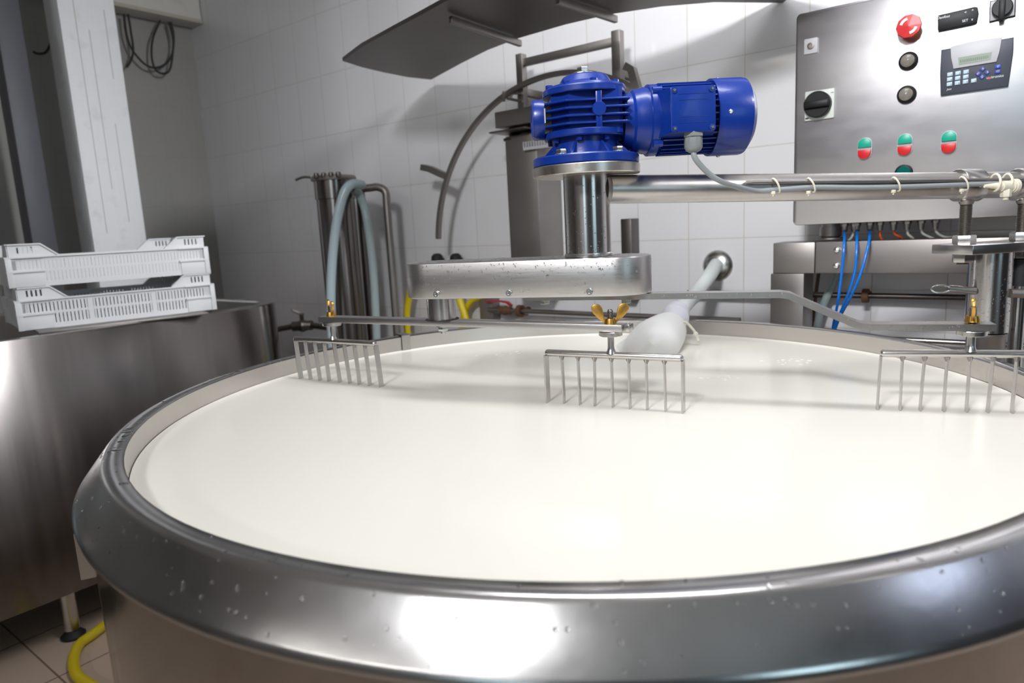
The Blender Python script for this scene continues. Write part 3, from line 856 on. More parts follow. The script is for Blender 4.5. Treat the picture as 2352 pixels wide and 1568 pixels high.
mb.build('water_drops', 'water', stand, kind='stuff')

# ------------------------------------------------------------------ control box on the back wall
EO = 0.22
esL, ezB = on_wall(1823, 515, EO); ezT = 1.742; esR = esL + 0.80
esL2, _ = on_wall(1828, 35, EO)
box = thing('control_box', wpt((esL + esR) / 2, 0, ezB), 'stainless steel control box with buttons and keypad on the tiled wall', 'control box')
R90 = Matrix.Rotation(PI / 2, 4, 'X')     # prism z -> -y (out of the wall)
def WM(s=0, o=0, z=0): return MW @ Matrix.Translation((s, -o, z))
mb = MB().prism(rrect(esL, ezB, esR, ezT, 0.008), 0.0, EO - 0.022, MW @ R90)
mb.build('case', 'steel_box', box)
MB().prism(rrect(esL - 0.003, ezB - 0.003, esR + 0.003, ezT + 0.003, 0.012), EO - 0.022, EO, MW @ R90, 0.004).build('door', 'steel_box', box)
def ep(x, y): return on_wall(x, y, EO)
def knob(px, py, prof, seg=28):
    s, z = ep(px, py)
    return MB().lathe(prof, MW @ axis((s, -EO, z), (0, -1, 0)), seg)
def epoly(pts, h0, h1, bev=0.0):
    return MB().prism([ep(*p) for p in pts][::-1], EO + h0, EO + h1, MW @ R90, bev)
# emergency stop
knob(2092, 66, [(0, 0), (0.020, 0), (0.020, 0.003), (0.0165, 0.003), (0.0165, 0.020), (0, 0.020)]).build('emergency_collar', 'yellow_collar', box)
es = knob(2092, 66, [(0, 0.018), (0.018, 0.018), (0.026, 0.024), (0.0275, 0.030), (0.026, 0.034), (0.0, 0.0365)], 10).build('emergency_button', 'red_button', box, label='red mushroom emergency stop with two white arrows')
s, z = ep(2092, 66)
mb = MB()
for a0 in (100, -80):
    arc = [MW @ V((s + 0.0165 * math.cos(math.radians(a0 + q)), -EO - 0.0357, z + 0.0165 * math.sin(math.radians(a0 + q)))) for q in range(0, 66, 8)]
    mb.sweep(arc, [(-0.0030, -0.0006), (0.0030, -0.0006), (0.0030, 0.0006), (-0.0030, 0.0006)], up=WN)
mb.build('arrow_marks', 'ink_white', es)
# key lock
s, z = ep(1863, 106)
kl = MB().prism(rrect(s - 0.0165, z - 0.019, s + 0.0165, z + 0.019, 0.002), EO, EO + 0.004, MW @ R90, 0.001).build('key_lock', 'light_grey', box)
knob(1863, 106, [(0, 0.003), (0.0085, 0.003), (0.0085, 0.0065), (0.0055, 0.0068), (0.005, 0.0048), (0, 0.0048)], 20).build('lock_barrel', 'steel_dark', kl)
# main switch
s, z = ep(1883, 241)
ms = MB().prism(rrect(s - 0.036, z - 0.037, s + 0.036, z + 0.037, 0.003), EO, EO + 0.006, MW @ R90, 0.001).build('main_switch_plate', 'switch_plate', box)
kn = MB().lathe([(0, 0.006), (0.033, 0.006), (0.033, 0.022), (0.031, 0.024), (0, 0.024)], MW @ axis((s - 0.002, -EO, z), (0, -1, 0)), 36)
kn.box((s - 0.002, -EO - 0.029, z), (0.060, 0.014, 0.017), MW, 0.003)
kn.build('main_switch_knob', 'black_plastic', ms)
mb = MB().box((s + 0.031, -EO - 0.0062, z + 0.026), (0.006, 0.0008, 0.0015), MW @ Matrix.Identity(4))
mb.box((s - 0.030, -EO - 0.0062, z - 0.031), (0.008, 0.0008, 0.004), MW)
mb.build('switch_marks', 'ink_black', ms)
# pilot lamps
for px, py in ((2087, 140.5), (2083, 217.6)):
    b = knob(px, py, [(0, 0), (0.021, 0), (0.021, 0.006), (0.016, 0.009), (0.016, 0.006), (0, 0.006)]).build('pilot_lamp', 'black_plastic', box)
    knob(px - 1, py, [(0, 0.006), (0.0152, 0.006), (0.0150, 0.012), (0.011, 0.0155), (0, 0.017)]).build('lens', 'lamp_lens', b)
# thermostat
th = epoly([(2155, 39), (2157, 37), (2240, 17.5), (2246.5, 19), (2249, 32), (2245, 51), (2240, 55), (2157, 72), (2155, 71)], 0, 0.012, 0.001).build('temperature_controller', 'black_plastic', box)
EM = lambda x, y, h: MW @ Matrix.Translation((ep(x, y)[0], -EO - h, ep(x, y)[1])) @ R90
mb = MB()
text_mb(mb, 'Danfoss', 0.0080, EM(2167.5, 42, 0.012), shear=0.3)
text_mb(mb, 'SET', 0.0075, EM(2218, 50, 0.012))
for x, y, c in ((2219, 31, '<'), (2235, 27, '^'), (2234, 47, 'v')):
    text_mb(mb, c, 0.0085, EM(x, y, 0.012))
mb.build('lettering', 'ink_white', th)
# second rotary switch
rs = epoly([(2273, 4), (2334, -9), (2333, 38), (2272, 53)], 0, 0.005, 0.001).build('selector_frame', 'black_plastic', box)
epoly([(2275.5, 6), (2331, -6), (2330, 36), (2274.5, 50)], 0.005, 0.0065, 0.0004).build('selector_plate', 'silver_plastic', rs)
s, z = ep(2303, 21)
kn = MB().lathe([(0, 0.0065), (0.020, 0.0065), (0.0195, 0.020), (0.018, 0.0215), (0, 0.0215)], MW @ axis((s, -EO, z), (0, -1, 0)), 32)
kn.box((s, -EO - 0.022, z - 0.006), (0.012, 0.012, 0.042), MW, 0.002)
kn.build('selector_knob', 'black_plastic', rs)
mb = MB(); text_mb(mb, '0', 0.011, EM(2304.5, 2.5, 0.0066)); mb.build('lettering', 'ink_black', rs)
# keypad terminal
C8 = lambda x, y: (2000 + x / 6.534, y / 6.534)
kp = epoly([C8(1062, 755), C8(2150, 566), C8(2140, 800), C8(2065, 1300), C8(1055, 1437), C8(1045, 1100)], 0, 0.010, 0.002).build('keypad_terminal', 'slate_plastic', box)
epoly([C8(1205, 715), C8(1450, 650), C8(1720, 600), C8(1975, 577), C8(1940, 780), C8(1890, 940), C8(1250, 1045), C8(1215, 880)], 0.010, 0.014, 0.001).build('silver_bezel', 'silver_plastic', kp)
dsp = epoly([C8(1320, 880), C8(1825, 795), C8(1805, 910), C8(1330, 990)], 0.014, 0.0146).build('display', 'lcd', kp)
for cx_, cy_ in [(1197 + dx - r_ * 4, 1125 + r_ * 73 - dx * 0.155) for r_ in range(3) for dx in (0, 120, 240)] + [(1552, 1218)]:
    epoly([C8(cx_ - 40, cy_ - 22), C8(cx_ + 42, cy_ - 36), C8(cx_ + 40, cy_ + 22), C8(cx_ - 42, cy_ + 36)], 0.010, 0.0125, 0.0005).build('number_key', 'key_blue_grey', kp)
mb = MB()
for i_, (cx_, cy_) in enumerate([(1197 + dx - r_ * 4, 1125 + r_ * 73 - dx * 0.155) for r_ in range(3) for dx in (0, 120, 240)] + [(1552, 1218)]):
    text_mb(mb, '1234567890'[i_], 0.0048, EM(*C8(cx_ + 24, cy_ + 8), 0.0125), 0.0003)
mb.build('key_numerals', 'ink_black', kp)
for cx_, cy_ in ((1684, 1048), (1752, 1098), (1618, 1118), (1675, 1165)):
    epoly([C8(cx_ - 44, cy_ + 8), C8(cx_ + 4, cy_ - 40), C8(cx_ + 44, cy_ - 4), C8(cx_ - 2, cy_ + 42)], 0.010, 0.0122, 0.0004).build('arrow_key', 'key_blue', kp)
for cx_, cy_ in ((1913, 1010), (1909, 1086)):
    epoly([C8(cx_ - 40, cy_ - 20), C8(cx_ + 43, cy_ - 34), C8(cx_ + 41, cy_ + 22), C8(cx_ - 43, cy_ + 34)], 0.010, 0.0122, 0.0004).build('function_key', 'key_blue', kp)
mb = MB()
for cx_, cy_, dx_, dy_ in ((1688, 1042, 0, -1), (1762, 1097, 1, 0), (1606, 1120, -1, 0), (1676, 1173, 0, 1)):
    if dx_: tri = [C8(cx_ + 14 * dx_, cy_), C8(cx_ - 10 * dx_, cy_ - 14), C8(cx_ - 10 * dx_, cy_ + 14)]
    else: tri = [C8(cx_, cy_ + 14 * dy_), C8(cx_ + 14, cy_ - 10 * dy_), C8(cx_ - 14, cy_ - 10 * dy_)]
    mb.prism([ep(*q) for q in tri], EO + 0.0122, EO + 0.0126, MW @ R90)
text_mb(mb, '<-', 0.007, EM(*C8(1909, 1086), 0.0123), 0.0003)
mb.build('arrow_marks', 'ink_orange', kp)
mb = MB(); text_mb(mb, 'unitronics', 0.0080, EM(*C8(1868, 1160), 0.0101), 0.0003, shear=0.1); text_mb(mb, 'i', 0.007, EM(*C8(1913, 1010), 0.0123), 0.0003)
text_mb(mb, 'Jazz', 0.0060, EM(*C8(1182, 1346), 0.0101), 0.0003, shear=0.2); mb.build('lettering', 'ink_white', kp)
sx_, zx_ = ep(*C8(1785, 1180))
MB().lathe([(0, 0.010), (0.0028, 0.010), (0.0028, 0.0106), (0, 0.0106)], MW @ axis((sx_, -EO, zx_), (0, -1, 0)), 14).build('maker_dot', 'ink_red', kp)
mb = MB()
for k in range(14):
    x = 1360 + k * 31
    a = ep(*C8(x, 935 - (x - 1360) * 0.168)); mb.box((a[0], -EO - 0.0147, a[1]), (0.0024, 0.0003, 0.0060), MW)
mb.build('display_digits', 'lcd_ink', kp)
# start / stop pairs
for px, py in ((1987, 341.6), (2079, 333), (2180, 327)):
    s, z = ep(px, py)
    hw, hh = 0.0150, 0.0255
    def pill(k):
        r = hw * k; q = hh - hw
        return [(s + r * math.cos(a), z + q + r * math.sin(a)) for a in [PI * i / 12 for i in range(13)]] + [(s + r * math.cos(a), z - q + r * math.sin(a)) for a in [PI + PI * i / 12 for i in range(13)]]
    b = MB().prism(pill(1.12), EO, EO + 0.006, MW @ R90, 0.001).build('start_stop_switch', 'silver_plastic', box)
    q = hh - hw
    up_ = [(s + hw * math.cos(a), z + q + hw * math.sin(a)) for a in [PI * i / 12 for i in range(13)]] + [(s - hw, z + 0.003), (s + hw, z + 0.003)]
    dn_ = [(s + hw * math.cos(a), z - q + hw * math.sin(a)) for a in [PI + PI * i / 12 for i in range(13)]] + [(s + hw, z - 0.003), (s - hw, z - 0.003)]
    MB().prism(up_, EO + 0.006, EO + 0.011, MW @ R90, 0.001).build('start_button', 'green_button', b)
    MB().prism(dn_, EO + 0.006, EO + 0.011, MW @ R90, 0.001).build('stop_button', 'red_button', b)
gbx = knob(2076, 397, [(0, 0), (0.020, 0), (0.020, 0.005), (0.0165, 0.007), (0, 0.007)]).build('green_push_button', 'black_plastic', box)
knob(2076, 397, [(0, 0.007), (0.0155, 0.007), (0.0150, 0.010), (0, 0.0105)]).build('button_lens', 'green_lens', gbx)
# glands under the box
GO = 0.15
gl = {}
def gland(px, r=0.0085, h=0.026, m='steel_dull', o=GO):
    s, _ = on_wall(px, 530, o)
    p = wpt(s, o, ezB - 0.001)
    MB().hexa(p, p - V((0, 0, h * 0.4)), r * 1.2).cyl(p - V((0, 0, h * 0.4)), p - V((0, 0, h)), r, 14, r * 0.8).build('cable_gland', m, box)
    return p - V((0, 0, h))
s_, _ = on_wall(1908, 530, 0.12)
p = wpt(s_, 0.12, ezB - 0.001)
MB().lathe([(0, 0), (0.024, 0), (0.024, 0.012), (0.028, 0.012), (0.028, 0.036), (0.022, 0.042), (0.036, 0.042), (0.036, 0.0455), (0, 0.0455)], axis(p, (0, 0, -1)), 28).build('conduit_stub', 'steel_dull', box)
def hang(name, px, pts, r, m, label, cat, group, o=GO):
    g = gland(px, o=o)
    q = MB().tube([g + V((0, 0, 0.004))] + [wpx(*a) for a in pts], r, 10).build(name, m)
    return tag(q, label, cat, group)
hang('air_tube', 1940, [(1939, 560, 0.235), (1934, 620, 0.245), (1925, 690, 0.24), (1915, 742, 0.22), (1905, 800, 0.19)], 0.0035, 'blue_tube', 'bright blue air tube hanging straight down, leftmost of three', 'tube', 'blue air tubes')
hang('air_tube', 1968, [(1968, 560, 0.235), (1964, 620, 0.25), (1950, 670, 0.25), (1921, 742, 0.23), (1900, 815, 0.20)], 0.0035, 'blue_tube', 'bright blue air tube in the middle of three, meeting its right neighbour', 'tube', 'blue air tubes')
hang('air_tube', 1998, [(1995, 560, 0.235), (1978, 625, 0.26), (1955, 680, 0.26), (1925, 738, 0.245), (1895, 825, 0.21)], 0.0035, 'blue_tube', 'bright blue air tube bowing left, rightmost of three', 'tube', 'blue air tubes')
hang('signal_cable', 1962, [(1956, 545, 0.15), (1945, 556, 0.13), (1938, 575, 0.06)], 0.0032, 'cable_white', 'short pale cable bent between the first two blue air tubes', 'cable', 'thin cables under the control box')
hang('signal_cable', 2021, [(2022, 543, 0.15), (2030, 554, 0.13), (2045, 575, 0.06)], 0.0032, 'orange_cable', 'short orange cable beside the blue air tubes', 'cable', 'thin cables under the control box')
hang('signal_cable', 2052, [(2056, 538, 0.15), (2072, 547, 0.13), (2090, 575, 0.06)], 0.0032, 'orange_cable', 'longer orange cable sweeping right under the control box', 'cable', 'thin cables under the control box')
hang('signal_cable', 2083, [(2086, 538, 0.15), (2098, 549, 0.13), (2112, 575, 0.06)], 0.0034, 'cable_white', 'pale cable beside the longer orange cable', 'cable', 'thin cables under the control box')
hang('signal_cable', 2115, [(2120, 536, 0.15), (2140, 546, 0.13), (2165, 556, 0.10), (2190, 580, 0.06)], 0.0034, 'cable_white', 'pale cable bending right, between two other pale cables', 'cable', 'thin cables under the control box')
hang('signal_cable', 2148, [(2152, 534, 0.15), (2170, 544, 0.13), (2205, 546, 0.10), (2250, 575, 0.06)], 0.0034, 'cable_white', 'rightmost pale cable, ending behind the threaded rod', 'cable', 'thin cables under the control box')

# steel beam below the control box
BO = 0.20
bs0, bz1 = on_wall(1775, 556, BO); bs1, _ = on_wall(1873, 556, BO); _, bz0 = on_wall(1775, 627, BO)
bz1, bz0 = 1.152, 1.066
beam = thing('steel_beam', wpt(bs0, 0, bz0), 'square steel beam with a leg, on the wall below the control box', 'beam')
MB().box(((bs0 + bs1) / 2, -BO + 0.05, (bz0 + bz1) / 2), (bs1 - bs0 - 0.002, 0.10, bz1 - bz0), MW, 0.003).build('end_block', 'steel_dull', beam)
MB().box(((bs1 + esR + 0.1) / 2, -BO + 0.05, (bz0 + bz1) / 2), (esR + 0.1 - bs1, 0.10, bz1 - bz0), MW, 0.003).build('main_beam', 'steel_dull', beam)
ls0, _ = on_wall(1771, 630, BO); ls1, _ = on_wall(1848, 630, BO)
MB().box(((ls0 + ls1) / 2, -BO + 0.045, bz0 / 2), (ls1 - ls0, 0.10, bz0), MW, 0.003).build('leg', 'steel_dull', beam)
for px, py in ((1923, 574), (1921, 610)):
    s, z = on_wall(px, py, BO)
    MB().lathe([(0, 0), (0.0085, 0), (0.0085, 0.003), (0.006, 0.0075), (0, 0.009)], MW @ axis((s, -BO, z), (0, -1, 0)), 18).build('bolt_head', 'zinc', beam)
MB().box((bs1 + 0.25, -0.05, (bz0 + bz1) / 2), (0.06, 0.10, 0.06), MW).build('wall_stub', 'steel_dull', beam)
# pipe on the wall to the right
pp = thing('wall_pipe', wpx(1600, 690, 0.05), 'thin steel pipe clipped along the wall under the beam', 'pipe')
pz_ = 0.990
s0, _ = on_wall(1580, 690, 0.05); s1, _ = on_wall(2352, 690, 0.05)
MB().cyl(wpt(s0, 0.05, pz_), wpt(s1 + 0.2, 0.05, pz_), 0.0085, 14).build('pipe_run', 'steel_dark', pp)
s, z = on_wall(1988, 690, 0.05)
MB().cyl(wpt(s, 0.0, pz_), wpt(s, 0.05, pz_), 0.009, 12).lathe([(0.0085, -0.008), (0.020, -0.008), (0.020, 0.008), (0.0085, 0.008)], axis(wpt(s, 0.05, pz_), WD), 18).build('pipe_clip', 'rust', pp)
pq = thing('wall_pipe', wpx(2000, 812, 0.05), 'thin pale pipe low on the wall, seen over the vat rim at right', 'pipe')
s2, z2 = on_wall(2330, 793, 0.05)
MB().cyl(wpt(s2 - 0.6, 0.05, z2), wpt(s2 + 0.4, 0.05, z2), 0.008, 14).build('pipe_run', 'steel', pq)
MB().cyl(wpt(s2 - 0.5, 0.0, z2), wpt(s2 - 0.5, 0.05, z2), 0.006, 10).build('pipe_clip', 'steel_dull', pq)
gh = MB().tube([wpx(1935, 590, 0.06), wpx(1920, 640, 0.06), wpx(1895, 690, 0.06), wpx(1878, 745, 0.06), wpx(1870, 820, 0.06)], 0.011, 12).build('drain_hose', 'clear_hose_dull')
tag(gh, 'pale translucent hose curving down behind the blue air tubes', 'hose')
bh = MB().tube([wpx(1884, 600, 0.03), wpx(1876, 660, 0.03), wpx(1866, 745, 0.03), wpx(1862, 820, 0.03)], 0.005, 10).build('brown_cable', 'rust')
tag(bh, 'thin brown cable hanging on the wall beside the beam leg', 'cable')

# pipe with red valve on the wall at left
vp = thing('valve_pipe', wpx(1120, 707, 0.06), 'wall pipe with a red-handled ball valve at its left end', 'pipe')
sv, zv = on_wall(1135, 708, 0.06); se, _ = on_wall(1700, 735, 0.06)
MB().cyl(wpt(sv - 0.03, 0.06, 0.905), wpt(se, 0.06, 0.905), 0.0095, 16).build('pipe_run', 'steel_dull', vp)
MB().lathe([(0.010, -0.030), (0.015, -0.026), (0.015, -0.010), (0.020, 0), (0.015, 0.010), (0.015, 0.026), (0.010, 0.030)], axis(wpt(sv + 0.06, 0.06, 0.905), WD), 16).build('valve_body', 'rust', vp)
q0 = wpt(sv + 0.06, 0.06, 0.932)
MB().sweep([q0 + WD * 0.03 + V((0, 0, -0.008)), q0 + WD * 0.01 + V((0, 0, 0.006)), q0 - WD * 0.03 + V((0, 0, 0.010)), q0 - WD * 0.10 + V((0, 0, 0.006))], [(-0.009, -0.003), (0.009, -0.003), (0.009, 0.003), (-0.009, 0.003)]).build('valve_handle', 'red_handle', vp)
s, z = on_wall(1195, 715, 0.06)
MB().cyl(wpt(s, 0, 0.905), wpt(s, 0.06, 0.905), 0.010, 12).lathe([(0.0125, -0.009), (0.024, -0.009), (0.024, 0.009), (0.0125, 0.009)], axis(wpt(s, 0.06, 0.905), WD), 16).build('pipe_clip', 'rust', vp)

# ------------------------------------------------------------------ milk inlet: wall rosette, hose and filter sock
hs, hz = on_wall(1648, 610, 0.0)
ros = MB().lathe([(0.0, 0.021), (0.016, 0.0208), (0.030, 0.0175), (0.041, 0.012), (0.048, 0.006), (0.0515, 0.0)], MW @ axis((hs, 0, hz), (0, -1, 0)), 40).build('wall_rosette', 'zinc')
tag(ros, 'round domed chrome rosette where the milk hose leaves the wall', 'rosette')
bagm = at_z(1500, 806, MILK - 0.005)
bag0 = at_y(1553, 712, 1.86)
hp = [wpt(hs + 0.002, 0.018, hz + 0.004), wpx(1630, 632, 0.10), wpx(1600, 672, 0.20), at_y(1572, 700, 1.93), at_y(1556, 722, 1.85), at_y(1545, 745, 1.80)]
ho = MB().tube(hp, 0.0225, 18).build('milk_hose', 'milk_hose')
tag(ho, 'thick whitish milk hose running from the wall rosette down to the vat', 'hose')
sock = thing('filter_sock', V((bagm.x, bagm.y, MILK)), 'wet white cloth filter sock tied on the milk hose, dipping into the milk', 'filter bag')
c0 = at_y(1556, 716, 1.865); c1 = at_y(1540, 752, 1.79)
d_ = (c1 - c0)
prof = lambda t: 0.0275 + 0.004 * math.sin(t * 9) + 0.004 * math.sin(t * 23) * (1 - t)
MB().tube([c0 - d_ * 0.12, c0 + d_ * 0.2, c0 + d_ * 0.6, c1], 0.03, 20, rr=lambda t: 0.026 + 0.010 * math.sin(PI * min(1, t * 1.1)) + 0.002 * math.sin(17 * t)).build('dry_cuff', 'dry_cloth', sock)
b_end = at_z(1440, 835, MILK - 0.06)
bp = [c1 - d_ * 0.25, c1 + V((-0.012, -0.02, -0.004)), at_z(1500, 792, MILK + 0.022), at_z(1478, 815, MILK - 0.012), b_end]
MB().tube(bp, 0.05, 24, rr=lambda t: 0.028 + 0.034 * min(1, t * 2.2) ** 0.8 - 0.01 * max(0, t - 0.7)).build('wet_bag', 'wet_cloth', sock)
tie = at_y(1540, 757, 1.765)
tp = [tie, at_y(1556, 746, 1.75), at_y(1573, 739, 1.745), at_y(1588, 752, 1.74), at_y(1598, 766, 1.738), at_y(1604, 782, 1.736)]
st = MB().tube(tp, 0.0036, 8)
kq = at_y(1598, 767, 1.738)
st.lathe([(0, -0.007), (0.006, -0.003), (0.0065, 0.003), (0, 0.007)], axis(kq, (0.3, 0, 1)), 10)
st.build('tie_string', 'string', sock)
ringp = []
rm = axis(c1 - d_ * 0.05, d_)
MB().tube([rm @ V((0.032 * math.cos(a), 0.032 * math.sin(a), 0)) for a in [2 * PI * k / 20 for k in range(20)]], 0.003, 8, False, True).build('string_loop', 'string', sock)

# ------------------------------------------------------------------ curved canopy, frame and hoop at the back wall
HZ = 1.842
def hz(x, y):
    p = at_z(x, y, HZ); return (p.x, p.y)
outer = [hz(*q) for q in ((787, 140), (830, 108), (900, 70), (960, 38), (1030, 0))]
k_ = (HZ - CAM_Z) / (1.917 - CAM_Z)
outer += [(x * k_, y * k_) for x, y in ((0.02, 2.05), (0.20, 1.93), (0.45, 1.83), (0.75, 1.80), (0.95, 1.83))]
inner = [hz(*q) for q in ((990, 183), (1060, 145), (1120, 115), (1190, 88), (1300, 56), (1400, 33), (1520, 15), (1640, 5))] + [(0.95 * k_, 2.40 * k_)]
tip = [hz(*q) for q in ((830, 154), (880, 166), (935, 177))]
poly = outer + inner[::-1] + tip[::-1]
hood = MB().prism(poly, HZ, HZ + 0.012).build('canopy', 'steel_dark', None, 30)
tag(hood, 'broad curved dark steel canopy sheet hanging above the vat in front of the wall', 'canopy')
fr_ = thing('support_frame', wpt(-0.66, 0.12, 1.62), 'dark steel posts, rail and arms under the curved canopy', 'frame')
def wbox(mb, s0, s1, o0, o1, z0, z1, bev=0.002): return mb.box(((s0 + s1) / 2, -(o0 + o1) / 2, (z0 + z1) / 2), (s1 - s0, abs(o1 - o0), z1 - z0), MW, bev)
wbox(MB(), -0.680, -0.652, 0.10, 0.13, 1.649, HZ - 0.001).build('post', 'steel_dull', fr_)
wbox(MB(), -0.292, -0.260, 0.10, 0.13, 1.649, HZ - 0.001).build('post', 'steel_dull', fr_)
wbox(MB(), -0.652, -0.292, 0.105, 0.125, 1.797, 1.823).build('rail', 'steel_dull', fr_)
for (a, b) in (((1035, 45), (1195, 100)), ((1280, 0), (1415, 45))):
    p0 = at_z(a[0], a[1], HZ - 0.016); p1 = at_z(b[0], b[1], HZ - 0.016)
    e = p1 - p0; L_ = e.length
    MB().box((L_ / 2, 0, 0), (L_, 0.014, 0.020), frame(p0, e), 0.002).build('arm', 'steel_dull', fr_)
for s_ in (-0.667, -0.277):
    wbox(MB(), s_ - 0.012, s_ + 0.012, 0.0, 0.10, 1.70, 1.725).build('wall_tie', 'steel_dull', fr_)
s_, z_ = on_wall(1424, 503, 0.10)
wbox(MB(), s_ - 0.020, s_ + 0.020, 0.0, 0.06, 0.96, z_).build('short_post', 'steel_dark', fr_)
# hoop
HCs, HCz, HR = -0.514, 1.155, 0.586
def hp_(deg, r=HR, o=0.15): return wpt(HCs + r * math.cos(math.radians(deg)), o, HCz + r * math.sin(math.radians(deg)))
hoop = thing('steel_hoop', hp_(180), 'large half-round hoop of flat steel hung on the wall behind the motor', 'hoop')
def hring(a0, a1, r0, r1, o0, o1):
    mb = MB(); n = 60; vs = []; fs = []
    for i in range(n + 1):
        a = a0 + (a1 - a0) * i / n
        for r, o in ((r0, o0), (r1, o0), (r1, o1), (r0, o1)): vs.append(hp_(a, r, o))
    for i in range(n):
        for q in range(4):
            w = (q + 1) % 4; fs.append((i * 4 + q, i * 4 + w, i * 4 + 4 + w, i * 4 + 4 + q))
    fs.append((3, 2, 1, 0)); fs.append(tuple(n * 4 + q for q in range(4)))
    return mb.add(vs, fs)
hring(175.5, 50, HR - 0.0075, HR + 0.0075, 0.140, 0.160).build('half_ring', 'steel_dull', hoop)
a_ = wpx(1026, 405, 0.15); b_ = wpx(988, 388, 0.15); c_ = wpx(970, 384, 0.15)
MB().sweep([a_, b_, c_], [(-0.012, -0.012), (0.012, -0.012), (0.012, 0.012), (-0.012, 0.012)]).build('lug', 'steel_dull', hoop)
a_ = wpx(1465, 208, 0.15); b_ = wpx(1452, 160, 0.15); c_ = wpx(1437, 152, 0.15)
MB().sweep([a_, b_, c_], [(-0.012, -0.012), (0.012, -0.012), (0.012, 0.012), (-0.012, 0.012)], up=WN).build('lug', 'steel_dull', hoop)
for pa, pb in (((1155, 215), (1200, 214)), ((1165, 226), (1200, 233)), ((1172, 228), (1176, 214))):
    MB().tube([wpx(*pa, 0.145), wpx(*pb, 0.145)], 0.005, 8, False).build('hook_bar', 'steel_dull', hoop)
MB().tube([wpx(1157, 232, 0.15), wpx(1157, 210, 0.165)], 0.006, 8, False).build('peg', 'steel_dull', hoop)
# steel cabinet below the frame
cab = thing('wall_cabinet', wpt(-0.66, 0, 1.0), 'narrow steel wall cabinet with overhanging top, behind the motor', 'cabinet')
wbox(MB(), -0.757, -0.26, 0.0, 0.17, 1.592, 1.648).build('top_slab', 'steel_dull', cab)
wbox(MB(), -0.765, -0.60, 0.05, 0.20, 1.572, 1.578).build('drip_edge', 'steel_dark', cab)
for s_ in (-0.735, -0.64):
    wbox(MB(), s_, s_ + 0.012, 0.06, 0.12, 1.560, 1.592).build('hanger', 'steel_dark', cab)
wbox(MB(), -0.728, -0.590, 0.0, 0.15, 0.985, 1.560).build('case', 'steel_dull', cab)
wbox(MB(), -0.738, -0.728, 0.02, 0.14, 0.99, 1.545).build('door_edge', 'steel_dark', cab)
wbox(MB(), -0.738, -0.70, 0.06, 0.15, 1.545, 1.556).build('latch', 'black_rubber', cab)
for z_ in (1.165, 1.115):
    MB().cyl(wpt(-0.738, 0.10, z_), wpt(-0.758, 0.10, z_), 0.010, 12).build('hinge_knob', 'black_rubber', cab)
s0_, z0_ = on_wall(1202, 343, 0.165); s1_, _ = on_wall(1275, 343, 0.165)
cb_ = wbox(MB(), s0_, s1_, 0.152, 0.166, z0_ - 0.004, z0_ + 0.006, 0)
n_ = 12
for k in range(n_ + 1):
    s_ = s0_ + (s1_ - s0_) * k / n_; wbox(cb_, s_ - 0.002, s_ + 0.002, 0.154, 0.164, z0_ + 0.004, z0_ + 0.026, 0)
cb_.build('comb_strip', 'silver_plastic', cab)
for px, w in ((1004, 'left'), (1047, 'right')):
    s_, z_ = on_wall(px, 592, 0.04)
    kk = MB().lathe([(0, -0.03), (0.022, -0.03), (0.026, -0.01), (0.024, 0.008), (0.014, 0.018), (0, 0.020)], MW @ Matrix.Translation((s_, -0.04, z_)), 18).cyl(wpt(s_, 0, z_ - 0.015), wpt(s_, 0.04, z_ - 0.015), 0.008, 10).build('pipe_cap', 'black_rubber')
    tag(kk, 'round black rubber cap on the wall above the gear housing, %s of two' % w, 'cap', 'black caps on the wall')

# ------------------------------------------------------------------ steel cylinder with hoses at the left
def cyl_base(px, Y, z): p = at_y(px, 600, Y); return V((p.x, p.y, z))
CY = 2.95
ct = at_y(766, 408, CY); cbm = at_y(779, 770, CY)
cw = 84 / 2 / F_PX * CY * 1.02
fc = thing('filter_cylinder', V((ct.x, ct.y, 0)), 'tall upright stainless cylinder with clamped lid, standing by the back wall', 'cylinder')
FCM = Matrix.Translation(V((ct.x, ct.y, 0)))
MB().lathe([(0, 0.06), (cw * 0.98, 0.06), (cw * 0.98, ct.z - 0.09), (cw * 1.03, ct.z - 0.088), (cw * 1.03, ct.z - 0.012), (0, ct.z - 0.012)], FCM, 40).build('shell', 'steel_tank', fc)
MB().lathe([(0, ct.z - 0.012), (cw * 1.15, ct.z - 0.012), (cw * 1.17, ct.z - 0.004), (cw * 1.10, ct.z + 0.006), (0, ct.z + 0.010)], FCM, 40).build('lid', 'steel_dull', fc)
for k in range(4):
    p = V((ct.x - cw * 0.6 + k * 0.03, ct.y - cw * 1.05, ct.z + 0.004))
    MB().lathe([(0, -0.014), (0.010, -0.010), (0.012, 0), (0.010, 0.010), (0, 0.013)], Matrix.Translation(p), 12).build('clamp_knob', 'steel_dark', fc)
q = V((ct.x - cw * 1.1, ct.y - 0.03, ct.z + 0.004))
MB().tube([q, q + V((-0.03, 0, 0.002)), q + V((-0.062, 0, -0.008))], 0.005, 8).build('clamp_lever', 'steel_dark', fc)
for k in range(3):
    a = 2 * PI * k / 3 + 0.5
    p = V((ct.x + cw * 0.8 * math.cos(a), ct.y + cw * 0.8 * math.sin(a), 0)); MB().cyl(p, p + V((0, 0, 0.07)), 0.014, 12).build('leg', 'steel_dull', fc)
